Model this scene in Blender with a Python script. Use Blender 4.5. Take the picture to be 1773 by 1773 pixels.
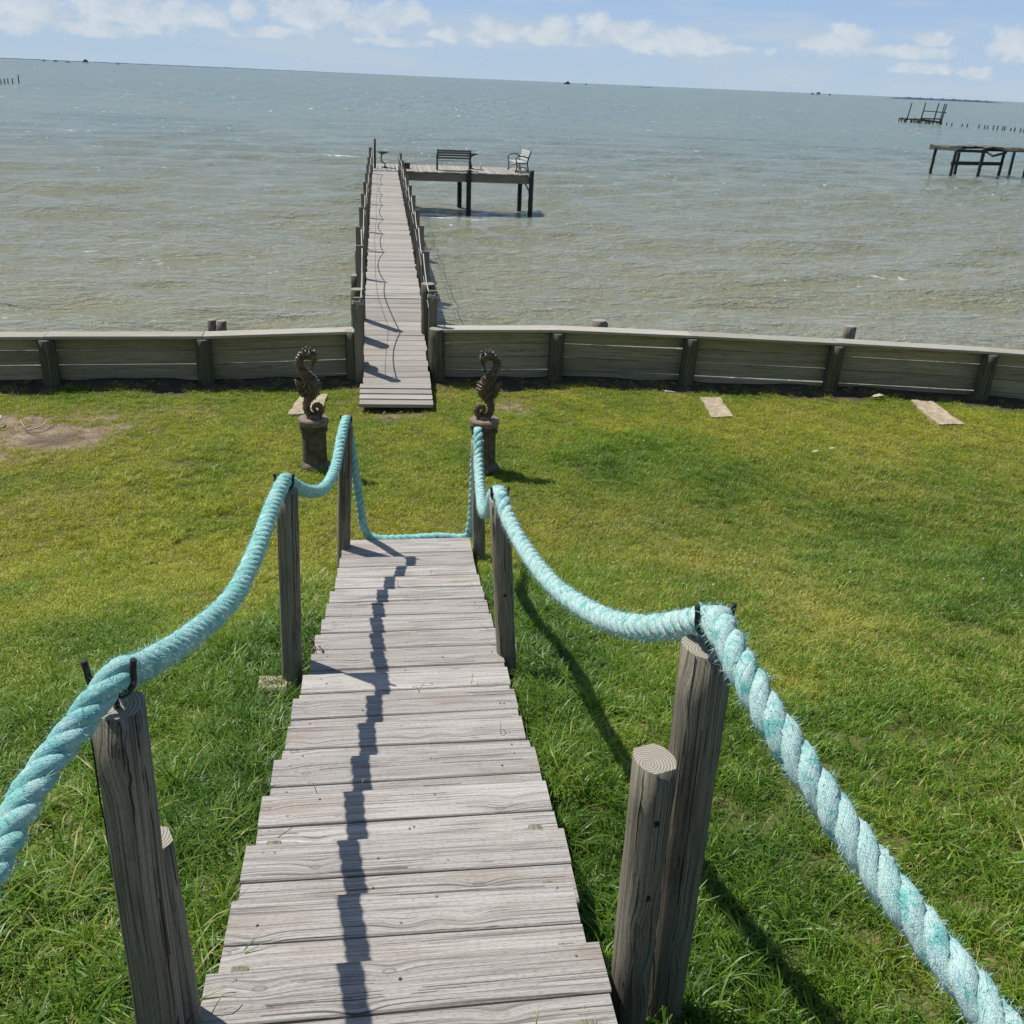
import bpy, math, random
import numpy as np
from mathutils import Vector, Matrix
random.seed(7); rng = np.random.default_rng(11)
for o in list(bpy.data.objects): bpy.data.objects.remove(o)
SC = bpy.context.scene; COL = SC.collection
OFF = 3.4          # heights below are written relative to the eye; the lawn lies about 3.4 m lower = z 0

# ------------------------------------------------------------------ camera
cam = bpy.data.cameras.new('camera'); co = bpy.data.objects.new('camera', cam); COL.objects.link(co)
cam.sensor_width = 36; cam.lens = 36*1638/1773; cam.clip_start = .05; cam.clip_end = 90000
R_ = Vector((0.991089, -0.127219, 0.039474)); D_ = Vector((-0.017273, -0.416595, -0.908928)); F_ = Vector((0.132077, 0.900147, -0.41508))
m = Matrix((R_, -D_, -F_)).transposed().to_4x4(); m.translation = Vector((0, 0, OFF)); co.matrix_world = m
SC.camera = co
# ------------------------------------------------------------------ sky, sun, exposure
SUNAZ = math.radians(-52.5); SUNEL = math.radians(59.3)
sl = bpy.data.lights.new('sun', 'SUN'); sl.energy = 4.7; sl.angle = math.radians(.53); sl.color = (1, .955, .87)
so = bpy.data.objects.new('sun', sl); COL.objects.link(so)
sd = Vector((math.sin(SUNAZ)*math.cos(SUNEL), math.cos(SUNAZ)*math.cos(SUNEL), math.sin(SUNEL)))
so.rotation_euler = sd.to_track_quat('Z', 'Y').to_euler(); so.location = (0, 0, 30)
SC.view_settings.view_transform = 'Standard'; SC.view_settings.look = 'None'; SC.view_settings.exposure = 0.12; SC.view_settings.gamma = 1
SC.view_settings.use_curve_mapping = False

def N(nt, t, **kw):
    n = nt.nodes.new(t)
    for k, v in kw.items():
        if k == 'inp':
            for a, b in v.items(): n.inputs[a].default_value = b
        else: setattr(n, k, v)
    return n
def mth(nt, op, a, b=None, c=None, clamp=False):
    n = nt.nodes.new('ShaderNodeMath'); n.operation = op; n.use_clamp = clamp
    for i, x in enumerate((a, b, c)):
        if x is None: continue
        if isinstance(x, (int, float)): n.inputs[i].default_value = x
        else: nt.links.new(x, n.inputs[i])
    return n.outputs[0]
def ramp(nt, fac, stops, interp='LINEAR'):
    n = nt.nodes.new('ShaderNodeValToRGB'); n.color_ramp.interpolation = interp
    cr = n.color_ramp
    while len(cr.elements) > 1: cr.elements.remove(cr.elements[-1])
    cr.elements[0].position = stops[0][0]; cr.elements[0].color = (*stops[0][1], 1)
    for p, c in stops[1:]:
        e = cr.elements.new(p); e.color = (*c, 1)
    nt.links.new(fac, n.inputs[0]); return n.outputs[0]
def mix(nt, f, a, b, blend='MIX'):
    n = nt.nodes.new('ShaderNodeMix'); n.data_type = 'RGBA'; n.blend_type = blend
    for i, x in ((0, f), (6, a), (7, b)):
        if isinstance(x, (int, float)): n.inputs[i].default_value = x
        elif isinstance(x, tuple): n.inputs[i].default_value = (*x, 1)
        else: nt.links.new(x, n.inputs[i])
    return n.outputs[2]
def noise(nt, vec, scale, detail=3, rough=.5, dist=0., dims='3D'):
    n = nt.nodes.new('ShaderNodeTexNoise'); n.noise_dimensions = dims
    n.inputs['Scale'].default_value = scale; n.inputs['Detail'].default_value = detail
    n.inputs['Roughness'].default_value = rough; n.inputs['Distortion'].default_value = dist
    if vec is not None: nt.links.new(vec, n.inputs['Vector'])
    return n.outputs[0]
def smooth(nt, x, a, b):
    n = nt.nodes.new('ShaderNodeMapRange'); n.interpolation_type = 'SMOOTHSTEP'
    nt.links.new(x, n.inputs[0]); n.inputs[1].default_value = a; n.inputs[2].default_value = b
    return n.outputs[0]
def mapping(nt, vec, scale=(1, 1, 1), loc=(0, 0, 0), rot=(0, 0, 0)):
    n = nt.nodes.new('ShaderNodeMapping'); nt.links.new(vec, n.inputs[0])
    n.inputs[1].default_value = loc; n.inputs[2].default_value = rot; n.inputs[3].default_value = scale
    return n.outputs[0]

W = bpy.data.worlds.new('World'); SC.world = W; W.use_nodes = True
nt = W.node_tree; nt.nodes.clear()
sky = N(nt, 'ShaderNodeTexSky', sky_type='NISHITA', sun_disc=False, sun_elevation=SUNEL, sun_rotation=SUNAZ, air_density=1.2, dust_density=.6)
tc = N(nt, 'ShaderNodeTexCoord'); sp = N(nt, 'ShaderNodeSeparateXYZ'); nt.links.new(tc.outputs['Generated'], sp.inputs[0])
az = mth(nt, 'ARCTAN2', sp.outputs[0], sp.outputs[1]); el = mth(nt, 'ARCSINE', sp.outputs[2])
cb = N(nt, 'ShaderNodeCombineXYZ'); nt.links.new(az, cb.inputs[0]); nt.links.new(el, cb.inputs[1])
v1 = mapping(nt, cb.outputs[0], (1, 1.25, 1))
n1 = noise(nt, v1, 34, 8, .62, .15)
n2 = noise(nt, mapping(nt, cb.outputs[0], (1, 5.5, 1), (3, 1, 2)), 7, 6, .6, .4)
n3 = noise(nt, v1, 70, 4, .6)
base = ramp(nt, el, [(0, (.42, .535, .655)), (.035, (.395, .525, .68)), (.06, (.36, .50, .70)), (.12, (.26, .42, .68)), (.5, (.15, .27, .55))])
hz = smooth(nt, n2, .44, .66)
lowm = smooth(nt, el, .16, .05)
col = mix(nt, mth(nt, 'MULTIPLY', hz, .62), base, (.475, .555, .635))
# the row of fair-weather cumulus over the bay: azimuth, elevation, half width, half height
BL_ = [(-.0071, .0453, .036, .013), (.02, .050, .03, .013), (-.1617, .0423, .045, .012), (-.20, .047, .03, .01), (-.12, .046, .02, .01), (.2851, .0405, .038, .010), (.25, .038, .03, .010),
       (.166, .0433, .024, .011), (.205, .0445, .022, .013), (.145, .039, .03, .008), (.4346, .0455, .026, .010), (.415, .042, .025, .007), (.57, .043, .03, .013), (.5051, .0468, .016, .006),
       (-.2935, .0414, .04, .010), (-.34, .046, .03, .01), (.1061, .0429, .022, .009), (.4979, .0239, .03, .0045), (.30, .034, .05, .005), (.545, .022, .02, .005), (-.24, .026, .05, .006), (.02, .028, .05, .004), (-.1, .031, .04, .005),
       (.72, .05, .06, .015), (.9, .045, .08, .014), (-.5, .045, .07, .014), (-.75, .05, .08, .016), (-.22, .040, .11, .012), (-.31, .030, .07, .008), (.12, .036, .09, .006), (-.06, .050, .05, .012), (.23, .043, .05, .012), (.47, .036, .06, .006)]
tot = None
for (a, e, wa, we) in BL_:
    dx = mth(nt, 'MULTIPLY', mth(nt, 'SUBTRACT', az, a), 1/(wa*1.15)); dy = mth(nt, 'MULTIPLY', mth(nt, 'SUBTRACT', el, e), 1/(we*1.35))
    d = mth(nt, 'ADD', mth(nt, 'MULTIPLY', dx, dx), mth(nt, 'MULTIPLY', dy, dy))
    g = mth(nt, 'EXPONENT', mth(nt, 'MULTIPLY', d, -.9))
    tot = g if tot is None else mth(nt, 'MAXIMUM', tot, g)
dens = mth(nt, 'ADD', mth(nt, 'MULTIPLY', tot, .50), mth(nt, 'ADD', n1, mth(nt, 'MULTIPLY', mth(nt, 'SUBTRACT', n3, .5), .28)))
cm = mth(nt, 'MULTIPLY', smooth(nt, dens, .70, .94), smooth(nt, tot, .05, .35))
n4 = noise(nt, mapping(nt, cb.outputs[0], (1, 1.5, 1), (.004, -.006, 0)), 34, 5, .6)
ccol = ramp(nt, mth(nt, 'ADD', mth(nt, 'MULTIPLY', n4, .8), mth(nt, 'MULTIPLY', n3, .25)), [(.38, (.47, .55, .635)), (.66, (.64, .685, .725))])
col = mix(nt, mth(nt, 'MULTIPLY', cm, .80), col, ccol)
up = smooth(nt, el, .10, .30)
skc = N(nt, 'ShaderNodeMixRGB', blend_type='MULTIPLY', inp={0: 1.0}); nt.links.new(sky.outputs[0], skc.inputs[1]); skc.inputs[2].default_value = (.088, .088, .088, 1)
fin = mix(nt, up, col, skc.outputs[0])
# scattered cloud higher up, which the water mirrors
bg = N(nt, 'ShaderNodeBackground'); nt.links.new(fin, bg.inputs[0]); bg.inputs[1].default_value = 1.0
ow = N(nt, 'ShaderNodeOutputWorld'); nt.links.new(bg.outputs[0], ow.inputs[0])

# ------------------------------------------------------------------ materials
def newmat(name):
    mt = bpy.data.materials.new(name); mt.use_nodes = True; t = mt.node_tree; t.nodes.clear()
    p = N(t, 'ShaderNodeBsdfPrincipled'); o = N(t, 'ShaderNodeOutputMaterial'); t.links.new(p.outputs[0], o.inputs[0])
    return mt, t, p
def attr(t, name, typ='GEOMETRY'):
    return N(t, 'ShaderNodeAttribute', attribute_name=name, attribute_type=typ)
def bump(t, p, h, strength=.5, dist=.002):
    b = N(t, 'ShaderNodeBump', inp={'Strength': strength, 'Distance': dist}); t.links.new(h, b.inputs['Height']); t.links.new(b.outputs[0], p.inputs['Normal'])
def wood(name, c_dark, c_mid, c_light, stain=(.3, .27, .22), stain_amt=.3, tint_amt=.5, crack=.5, moss=None, grain=1.0):
    """weathered timber: UV x runs along the grain (metres), y across; 'rnd' differs per board"""
    mt, t, p = newmat(name)
    uv = N(t, 'ShaderNodeUVMap', uv_map='UVMap'); rn = attr(t, 'rnd').outputs['Fac']
    s = N(t, 'ShaderNodeSeparateXYZ'); t.links.new(uv.outputs[0], s.inputs[0])
    u = mth(t, 'ADD', s.outputs[0], mth(t, 'MULTIPLY', rn, 37.)); v = mth(t, 'ADD', s.outputs[1], mth(t, 'MULTIPLY', rn, 11.))
    c = N(t, 'ShaderNodeCombineXYZ'); t.links.new(u, c.inputs[0]); t.links.new(v, c.inputs[1]); P = c.outputs[0]
    # knots push the grain lines aside
    vo = N(t, 'ShaderNodeTexVoronoi', voronoi_dimensions='2D', feature='F1', inp={'Scale': 1.0, 'Randomness': 1.0}); t.links.new(mapping(t, P, (3.1, 6.5, 1)), vo.inputs['Vector'])
    d = vo.outputs['Distance']
    kn = mth(t, 'EXPONENT', mth(t, 'MULTIPLY', mth(t, 'MULTIPLY', d, d), -34.))
    warp = noise(t, mapping(t, P, (1.6, 5, 1)), 1, 3, .5)
    vv = mth(t, 'ADD', v, mth(t, 'ADD', mth(t, 'MULTIPLY', kn, .016), mth(t, 'MULTIPLY', warp, .012)))
    c2 = N(t, 'ShaderNodeCombineXYZ'); t.links.new(u, c2.inputs[0]); t.links.new(vv, c2.inputs[1]); t.links.new(rn, c2.inputs[2]); Q = c2.outputs[0]
    g1 = noise(t, mapping(t, Q, (1.8, 150*grain, 1)), 1, 2, .55)
    g2 = noise(t, mapping(t, Q, (3.5, 330*grain, 1)), 1, 2, .6)
    g3 = noise(t, mapping(t, Q, (.9, 34*grain, 3)), 1, 3, .6)
    big = noise(t, mapping(t, P, (2.2, 7, 1)), 1, 4, .6)
    gm = mth(t, 'ADD', mth(t, 'MULTIPLY', g1, .42), mth(t, 'ADD', mth(t, 'MULTIPLY', g2, .42), mth(t, 'MULTIPLY', g3, .24)))
    col = ramp(t, gm, [(.39, c_dark), (.50, c_mid), (.66, c_light)])
    col = mix(t, mth(t, 'MULTIPLY', smooth(t, big, .5, .75), stain_amt), col, stain)
    spk = noise(t, mapping(t, P, (60, 260, 1)), 1, 3, .7); col = mix(t, mth(t, 'MULTIPLY', smooth(t, spk, .52, .36), .4), col, c_dark)
    tv = mth(t, 'ADD', mth(t, 'MULTIPLY', mth(t, 'SUBTRACT', rn, .5), tint_amt), 1.)
    hs = N(t, 'ShaderNodeHueSaturation'); t.links.new(tv, hs.inputs['Value']); t.links.new(col, hs.inputs['Color']); col = hs.outputs[0]
    ck = noise(t, mapping(t, Q, (1.1, 170, 1), (5, 3, 0)), 1, 3, .6)
    ckm = mth(t, 'MULTIPLY', mth(t, 'LESS_THAN', ck, .325 + .04*crack), mth(t, 'GREATER_THAN', noise(t, mapping(t, P, (2.5, 9, 1), (9, 9, 9)), 1, 2), .5))
    col = mix(t, mth(t, 'MULTIPLY', ckm, .75), col, tuple(x*.22 for x in c_dark))
    hl = noise(t, mapping(t, Q, (2.6, 240*grain, 1), (2, 8, 1)), 1, 1, .5)
    col = mix(t, mth(t, 'MULTIPLY', smooth(t, hl, .40, .33), .55), col, tuple(x*.6 for x in c_dark))
    kc = mth(t, 'MULTIPLY', smooth(t, d, .062, .05), mth(t, 'ADD', .35, smooth(t, d, .022, .048)), clamp=True)
    ksel = mth(t, 'GREATER_THAN', noise(t, mapping(t, vo.outputs['Position'], (7, 7, 7)), 1, 0), .57)
    kcm = mth(t, 'MULTIPLY', kc, ksel)
    col = mix(t, mth(t, 'MULTIPLY', kcm, .6), col, tuple(x*.42 for x in c_mid))
    if moss:
        mo = noise(t, mapping(t, P, (3, 9, 1), (1, 2, 3)), 1, 5, .65)
        col = mix(t, mth(t, 'MULTIPLY', smooth(t, mo, .38, .62), moss[1]), col, moss[0])
    t.links.new(col, p.inputs['Base Color']); p.inputs['Roughness'].default_value = .85; p.inputs['Specular IOR Level'].default_value = .25
    h = mth(t, 'SUBTRACT', mth(t, 'ADD', g1, mth(t, 'MULTIPLY', g3, .6)), mth(t, 'MULTIPLY', ckm, 2.2))
    bump(t, p, h, .55, .0018)
    return mt
def endgrain(name, ca, cb_):
    mt, t, p = newmat(name)
    uv = N(t, 'ShaderNodeUVMap', uv_map='UVMap')
    w = N(t, 'ShaderNodeTexWave', wave_type='RINGS', rings_direction='Z', inp={'Scale': 48, 'Distortion': 2.2, 'Detail': 3, 'Detail Scale': 1.5})
    t.links.new(mapping(t, uv.outputs[0], (1, 1, 1), (.022, .012, 0)), w.inputs[0])
    n = noise(t, mapping(t, uv.outputs[0], (30, 30, 1)), 1, 3)
    col = ramp(t, mth(t, 'ADD', mth(t, 'MULTIPLY', w.outputs[1], .6), mth(t, 'MULTIPLY', n, .4)), [(.25, ca), (.7, cb_)])
    t.links.new(col, p.inputs['Base Color']); p.inputs['Roughness'].default_value = .9; bump(t, p, w.outputs[1], .4, .002); return mt
def plain(name, c, rough=.6, var=.25, scale=30, spec=.4, metal=0., bstr=.2):
    mt, t, p = newmat(name)
    tc = N(t, 'ShaderNodeTexCoord')
    n = noise(t, tc.outputs['Object'], scale, 4, .6)
    col = ramp(t, n, [(.3, tuple(x*(1-var) for x in c)), (.7, tuple(min(1, x*(1+var)) for x in c))])
    t.links.new(col, p.inputs['Base Color']); p.inputs['Roughness'].default_value = rough; p.inputs['Specular IOR Level'].default_value = spec; p.inputs['Metallic'].default_value = metal
    bump(t, p, n, bstr, .003); return mt
M = {}
M['tread'] = wood('weathered_tread_wood', (.135, .117, .105), (.345, .322, .300), (.475, .453, .43), (.27, .21, .165), .65, .30, 1.4)
M['post'] = wood('weathered_post_wood', (.080, .068, .048), (.205, .185, .138), (.33, .30, .235), (.07, .063, .042), .75, .3, 1.8, grain=1.0)
M['deck'] = wood('pier_deck_wood', (.20, .18, .16), (.33, .305, .275), (.41, .385, .355), (.34, .27, .18), .4, .28, .3)
M['wall'] = wood('bulkhead_board_wood', (.19, .165, .112), (.345, .305, .22), (.44, .395, .295), (.18, .165, .115), .5, .4, .7, grain=.6)
M['cap'] = wood('bulkhead_cap_wood', (.24, .225, .19), (.36, .34, .29), (.44, .42, .365), (.30, .32, .21), .6, .3, .6)
M['pile'] = wood('treated_pile_wood', (.035, .037, .024), (.085, .09, .058), (.17, .16, .11), (.04, .055, .035), .6, .2, .8, grain=.45)
M['wetpile'] = wood('dark_wet_pile_wood', (.018, .02, .018), (.035, .04, .035), (.07, .075, .065), (.02, .035, .03), .4, .3, .5, grain=.45)
M['rail'] = wood('pier_rail_wood', (.10, .085, .065), (.19, .165, .13), (.27, .24, .20), (.12, .11, .08), .35, .3, .4)
M['end'] = endgrain('cut_end_wood', (.20, .18, .145), (.37, .345, .29))
M['black'] = plain('black_coated_steel', (.012, .012, .013), .45, .2, 60)
M['nail'] = plain('nail_steel', (.20, .19, .18), .5, .4, 60, metal=.6)
M['cord'] = plain('pale_cord', (.42, .40, .36), .8, .2, 90)
M['bronze'] = plain('bronze_resin', (.125, .085, .055), .34, .8, 22, .7, .35, .5)
M['stone'] = plain('mottled_pedestal_resin', (.095, .075, .055), .62, .8, 14, .5, 0, .6)
M['stonetop'] = plain('worn_pedestal_top', (.20, .15, .11), .6, .5, 18, .5, 0, .4)
M['concrete'] = plain('tan_concrete', (.36, .30, .215), .9, .35, 14, .2, 0, .4)
M['bench_metal'] = plain('dark_bench_metal', (.035, .036, .04), .5, .3, 20)
M['bench_wood'] = plain('grey_bench_wood', (.13, .13, .13), .7, .4, 20)
M['bench_pale'] = plain('bleached_bench_wood', (.42, .41, .40), .7, .3, 20)
M['white'] = plain('white_plastic', (.75, .75, .73), .5, .1, 20)
M['twig'] = plain('bleached_twig_bark', (.48, .44, .37), .9, .3, 40)
M['leaf'] = plain('dry_leaf', (.45, .40, .27), .8, .3, 40)
M['weed'] = plain('dark_red_seed_weed', (.10, .03, .02), .7, .5, 100)
M['flower'] = plain('clover_flower_head', (.52, .42, .42), .8, .3, 90)
M['yblade'] = plain('dry_yellow_blade', (.38, .36, .10), .6, .3, 30)
M['brick'] = plain('sandstone_block', (.33, .28, .20), .9, .3, 30)
M['far'] = plain('far_dark_structure', (.05, .07, .09), .9, .2, 1)
M['farwhite'] = plain('far_white_hull', (.9, .92, .92), .7, .05, 1)
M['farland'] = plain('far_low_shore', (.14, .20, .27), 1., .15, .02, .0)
M['farland_haze'] = plain('far_hazed_shore', (.42, .54, .66), 1., .1, .02, .0)  # pale blue haze of distance painted into the shore colour
def mat_rope():
    mt, t, p = newmat('aqua_rope_fibre')
    uv = N(t, 'ShaderNodeUVMap', uv_map='UVMap'); wa = attr(t, 'rnd').outputs['Fac']; tc = N(t, 'ShaderNodeTexCoord')
    yarn = noise(t, mapping(t, uv.outputs[0], (9, 520, 1)), 1, 2, .5)
    fz = noise(t, tc.outputs['Object'], 330, 4, .7)
    blob = noise(t, tc.outputs['Object'], 26, 4, .65)
    dk = noise(t, tc.outputs['Object'], 9, 3, .5)
    # sheltered yarn keeps its dye, sun-worn yarn goes whitish
    aq = ramp(t, mth(t, 'ADD', mth(t, 'MULTIPLY', fz, .5), mth(t, 'MULTIPLY', blob, .5)), [(.34, (.07, .42, .38)), (.50, (.29, .63, .59)), (.62, (.55, .78, .74))])
    wh = ramp(t, mth(t, 'ADD', mth(t, 'MULTIPLY', fz, .6), mth(t, 'MULTIPLY', yarn, .4)), [(.34, (.24, .45, .43)), (.49, (.47, .69, .66)), (.61, (.74, .87, .84))])
    f = mth(t, 'MULTIPLY', smooth(t, mth(t, 'ADD', blob, mth(t, 'MULTIPLY', wa, .15)), .50, .64), mth(t, 'ADD', mth(t, 'MULTIPLY', wa, .85), .05), clamp=True)
    col = mix(t, f, aq, wh)
    col = mix(t, mth(t, 'MULTIPLY', smooth(t, dk, .62, .68), mth(t, 'MULTIPLY', mth(t, 'GREATER_THAN', yarn, .55), .6)), col, (.12, .33, .62))
    t.links.new(col, p.inputs['Base Color']); p.inputs['Roughness'].default_value = .85; p.inputs['Specular IOR Level'].default_value = .2
    p.inputs['Sheen Weight'].default_value = .25
    bump(t, p, mth(t, 'ADD', yarn, mth(t, 'MULTIPLY', fz, 1.1)), .9, .0035); return mt
M['rope'] = mat_rope()
def mat_grass(name, lo, mid, hi, dry):
    mt = bpy.data.materials.new(name); mt.use_nodes = True; t = mt.node_tree; t.nodes.clear()
    r = attr(t, 'rnd').outputs['Fac']; ti = attr(t, 'tint', 'INSTANCER').outputs['Fac']; dr = attr(t, 'dry', 'INSTANCER').outputs['Fac']
    f = mth(t, 'ADD', mth(t, 'MULTIPLY', r, .42), mth(t, 'MULTIPLY', ti, .66))
    col = ramp(t, f, [(.1, lo), (.5, mid), (.95, hi)])
    dm = mth(t, 'LESS_THAN', mth(t, 'FRACT', mth(t, 'MULTIPLY', r, 17.3)), dr)
    col = mix(t, mth(t, 'MULTIPLY', dm, .85), col, dry)
    d = N(t, 'ShaderNodeBsdfPrincipled', inp={'Roughness': .42, 'Specular IOR Level': .38}); t.links.new(col, d.inputs['Base Color'])
    tr = N(t, 'ShaderNodeBsdfTranslucent'); t.links.new(mix(t, 1.0, col, (1.0, 1.15, .45), 'MULTIPLY'), tr.inputs[0])
    mx = N(t, 'ShaderNodeMixShader', inp={0: .36}); t.links.new(d.outputs[0], mx.inputs[1]); t.links.new(tr.outputs[0], mx.inputs[2])
    o = N(t, 'ShaderNodeOutputMaterial'); t.links.new(mx.outputs[0], o.inputs[0]); return mt
M['grass'] = mat_grass('lawn_grass_blades', (.045, .115, .012), (.175, .30, .022), (.47, .46, .035), (.46, .36, .13))
def mat_ground():
    mt, t, p = newmat('lawn_soil_and_thatch')
    tc = N(t, 'ShaderNodeTexCoord'); b = attr(t, 'bare').outputs['Fac']
    n = mth(t, 'ADD', mth(t, 'MULTIPLY', noise(t, tc.outputs['Object'], 55, 5, .7), .55), mth(t, 'MULTIPLY', noise(t, tc.outputs['Object'], 7, 5, .7), .45)); n2 = noise(t, tc.outputs['Object'], 4, 4, .6)
    soil = ramp(t, n, [(.34, (.065, .045, .03)), (.5, (.22, .165, .115)), (.64, (.40, .33, .24))])
    sx = N(t, 'ShaderNodeAttribute', attribute_name='mulch_shade').outputs['Fac']
    soil = mix(t, sx, soil, ramp(t, n, [(.32, (.028, .023, .017)), (.5, (.07, .058, .042)), (.70, (.17, .14, .10))]))  # dark soil: mulch in the left patch, painted wall shade at the boards
    turf = ramp(t, n, [(.38, (.03, .04, .012)), (.60, (.15, .15, .05))])
    t.links.new(mix(t, b, turf, soil), p.inputs['Base Color']); p.inputs['Roughness'].default_value = .95; p.inputs['Specular IOR Level'].default_value = .1
    bump(t, p, n, .8, .012); return mt
M['ground'] = mat_ground()
def mat_water():
    mt, t, p = newmat('bay_water')
    tc = N(t, 'ShaderNodeTexCoord'); G = tc.outputs['Object']
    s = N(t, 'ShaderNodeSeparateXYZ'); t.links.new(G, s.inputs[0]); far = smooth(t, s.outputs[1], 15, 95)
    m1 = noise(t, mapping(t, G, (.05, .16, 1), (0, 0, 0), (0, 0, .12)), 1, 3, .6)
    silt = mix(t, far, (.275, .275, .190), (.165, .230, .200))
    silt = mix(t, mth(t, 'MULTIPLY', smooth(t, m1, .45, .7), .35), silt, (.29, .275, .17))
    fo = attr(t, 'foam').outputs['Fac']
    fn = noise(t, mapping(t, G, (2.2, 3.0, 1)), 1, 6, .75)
    foam_glint = smooth(t, mth(t, 'ADD', mth(t, 'MULTIPLY', fo, .6), mth(t, 'MULTIPLY', fn, 1.1)), .80, .95)
    foam_glint = mth(t, 'MULTIPLY', foam_glint, mth(t, 'GREATER_THAN', fo, .05))
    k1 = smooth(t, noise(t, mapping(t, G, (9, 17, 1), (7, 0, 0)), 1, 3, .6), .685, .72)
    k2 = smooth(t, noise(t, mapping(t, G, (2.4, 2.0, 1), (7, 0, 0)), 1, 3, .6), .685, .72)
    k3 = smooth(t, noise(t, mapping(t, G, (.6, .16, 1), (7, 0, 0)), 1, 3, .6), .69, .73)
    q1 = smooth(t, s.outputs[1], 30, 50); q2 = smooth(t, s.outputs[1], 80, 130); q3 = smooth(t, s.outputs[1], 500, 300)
    glint = mth(t, 'ADD', mth(t, 'MULTIPLY', k1, mth(t, 'SUBTRACT', 1, q1)), mth(t, 'ADD', mth(t, 'MULTIPLY', k2, mth(t, 'MULTIPLY', q1, mth(t, 'SUBTRACT', 1, q2))), mth(t, 'MULTIPLY', k3, mth(t, 'MULTIPLY', q2, q3))))
    foam_glint = mth(t, 'MAXIMUM', foam_glint, mth(t, 'MULTIPLY', glint, .75))  # white flecks paint sun glints into the base colour beside the foam
    col = mix(t, foam_glint, silt, (.85, .84, .78))
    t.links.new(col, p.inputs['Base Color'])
    rr = mth(t, 'ADD', mth(t, 'MULTIPLY', far, .16), mth(t, 'ADD', mth(t, 'MULTIPLY', foam_glint, .5), .05)); t.links.new(rr, p.inputs['Roughness'])
    p.inputs['IOR'].default_value = 1.33; p.inputs['Specular IOR Level'].default_value = .5
    yv = s.outputs[1]; f1 = smooth(t, yv, 20, 70); f2 = smooth(t, yv, 60, 200); f3 = smooth(t, yv, 200, 900)
    a1 = noise(t, mapping(t, G, (1.0, 3.6, 1), (0, 0, 0), (0, 0, .07)), 1, 4, .62, .2)
    a2 = noise(t, mapping(t, G, (4.2, 9.5, 1), (0, 0, 0), (0, 0, -.15)), 1, 4, .68, .2)
    a3 = noise(t, mapping(t, G, (.75, 1.0, 1), (4, 0, 0), (0, 0, .05)), 1, 4, .68, .2)
    a4 = noise(t, mapping(t, G, (.22, .085, 1), (4, 3, 0)), 1, 5, .7, .2)
    a5 = noise(t, mapping(t, G, (.05, .010, 1), (4, 3, 0)), 1, 5, .7, .2)
    h = mth(t, 'ADD', mth(t, 'MULTIPLY', a1, .28), mth(t, 'ADD', mth(t, 'MULTIPLY', a2, .20), mth(t, 'MULTIPLY', a3, mth(t, 'MULTIPLY', f1, 1.0))))
    h = mth(t, 'ADD', h, mth(t, 'ADD', mth(t, 'MULTIPLY', a4, mth(t, 'MULTIPLY', f2, 5.0)), mth(t, 'MULTIPLY', a5, mth(t, 'MULTIPLY', f3, 22.0))))
    bump(t, p, h, 1.0, .78); return mt
M['water'] = mat_water()

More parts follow.
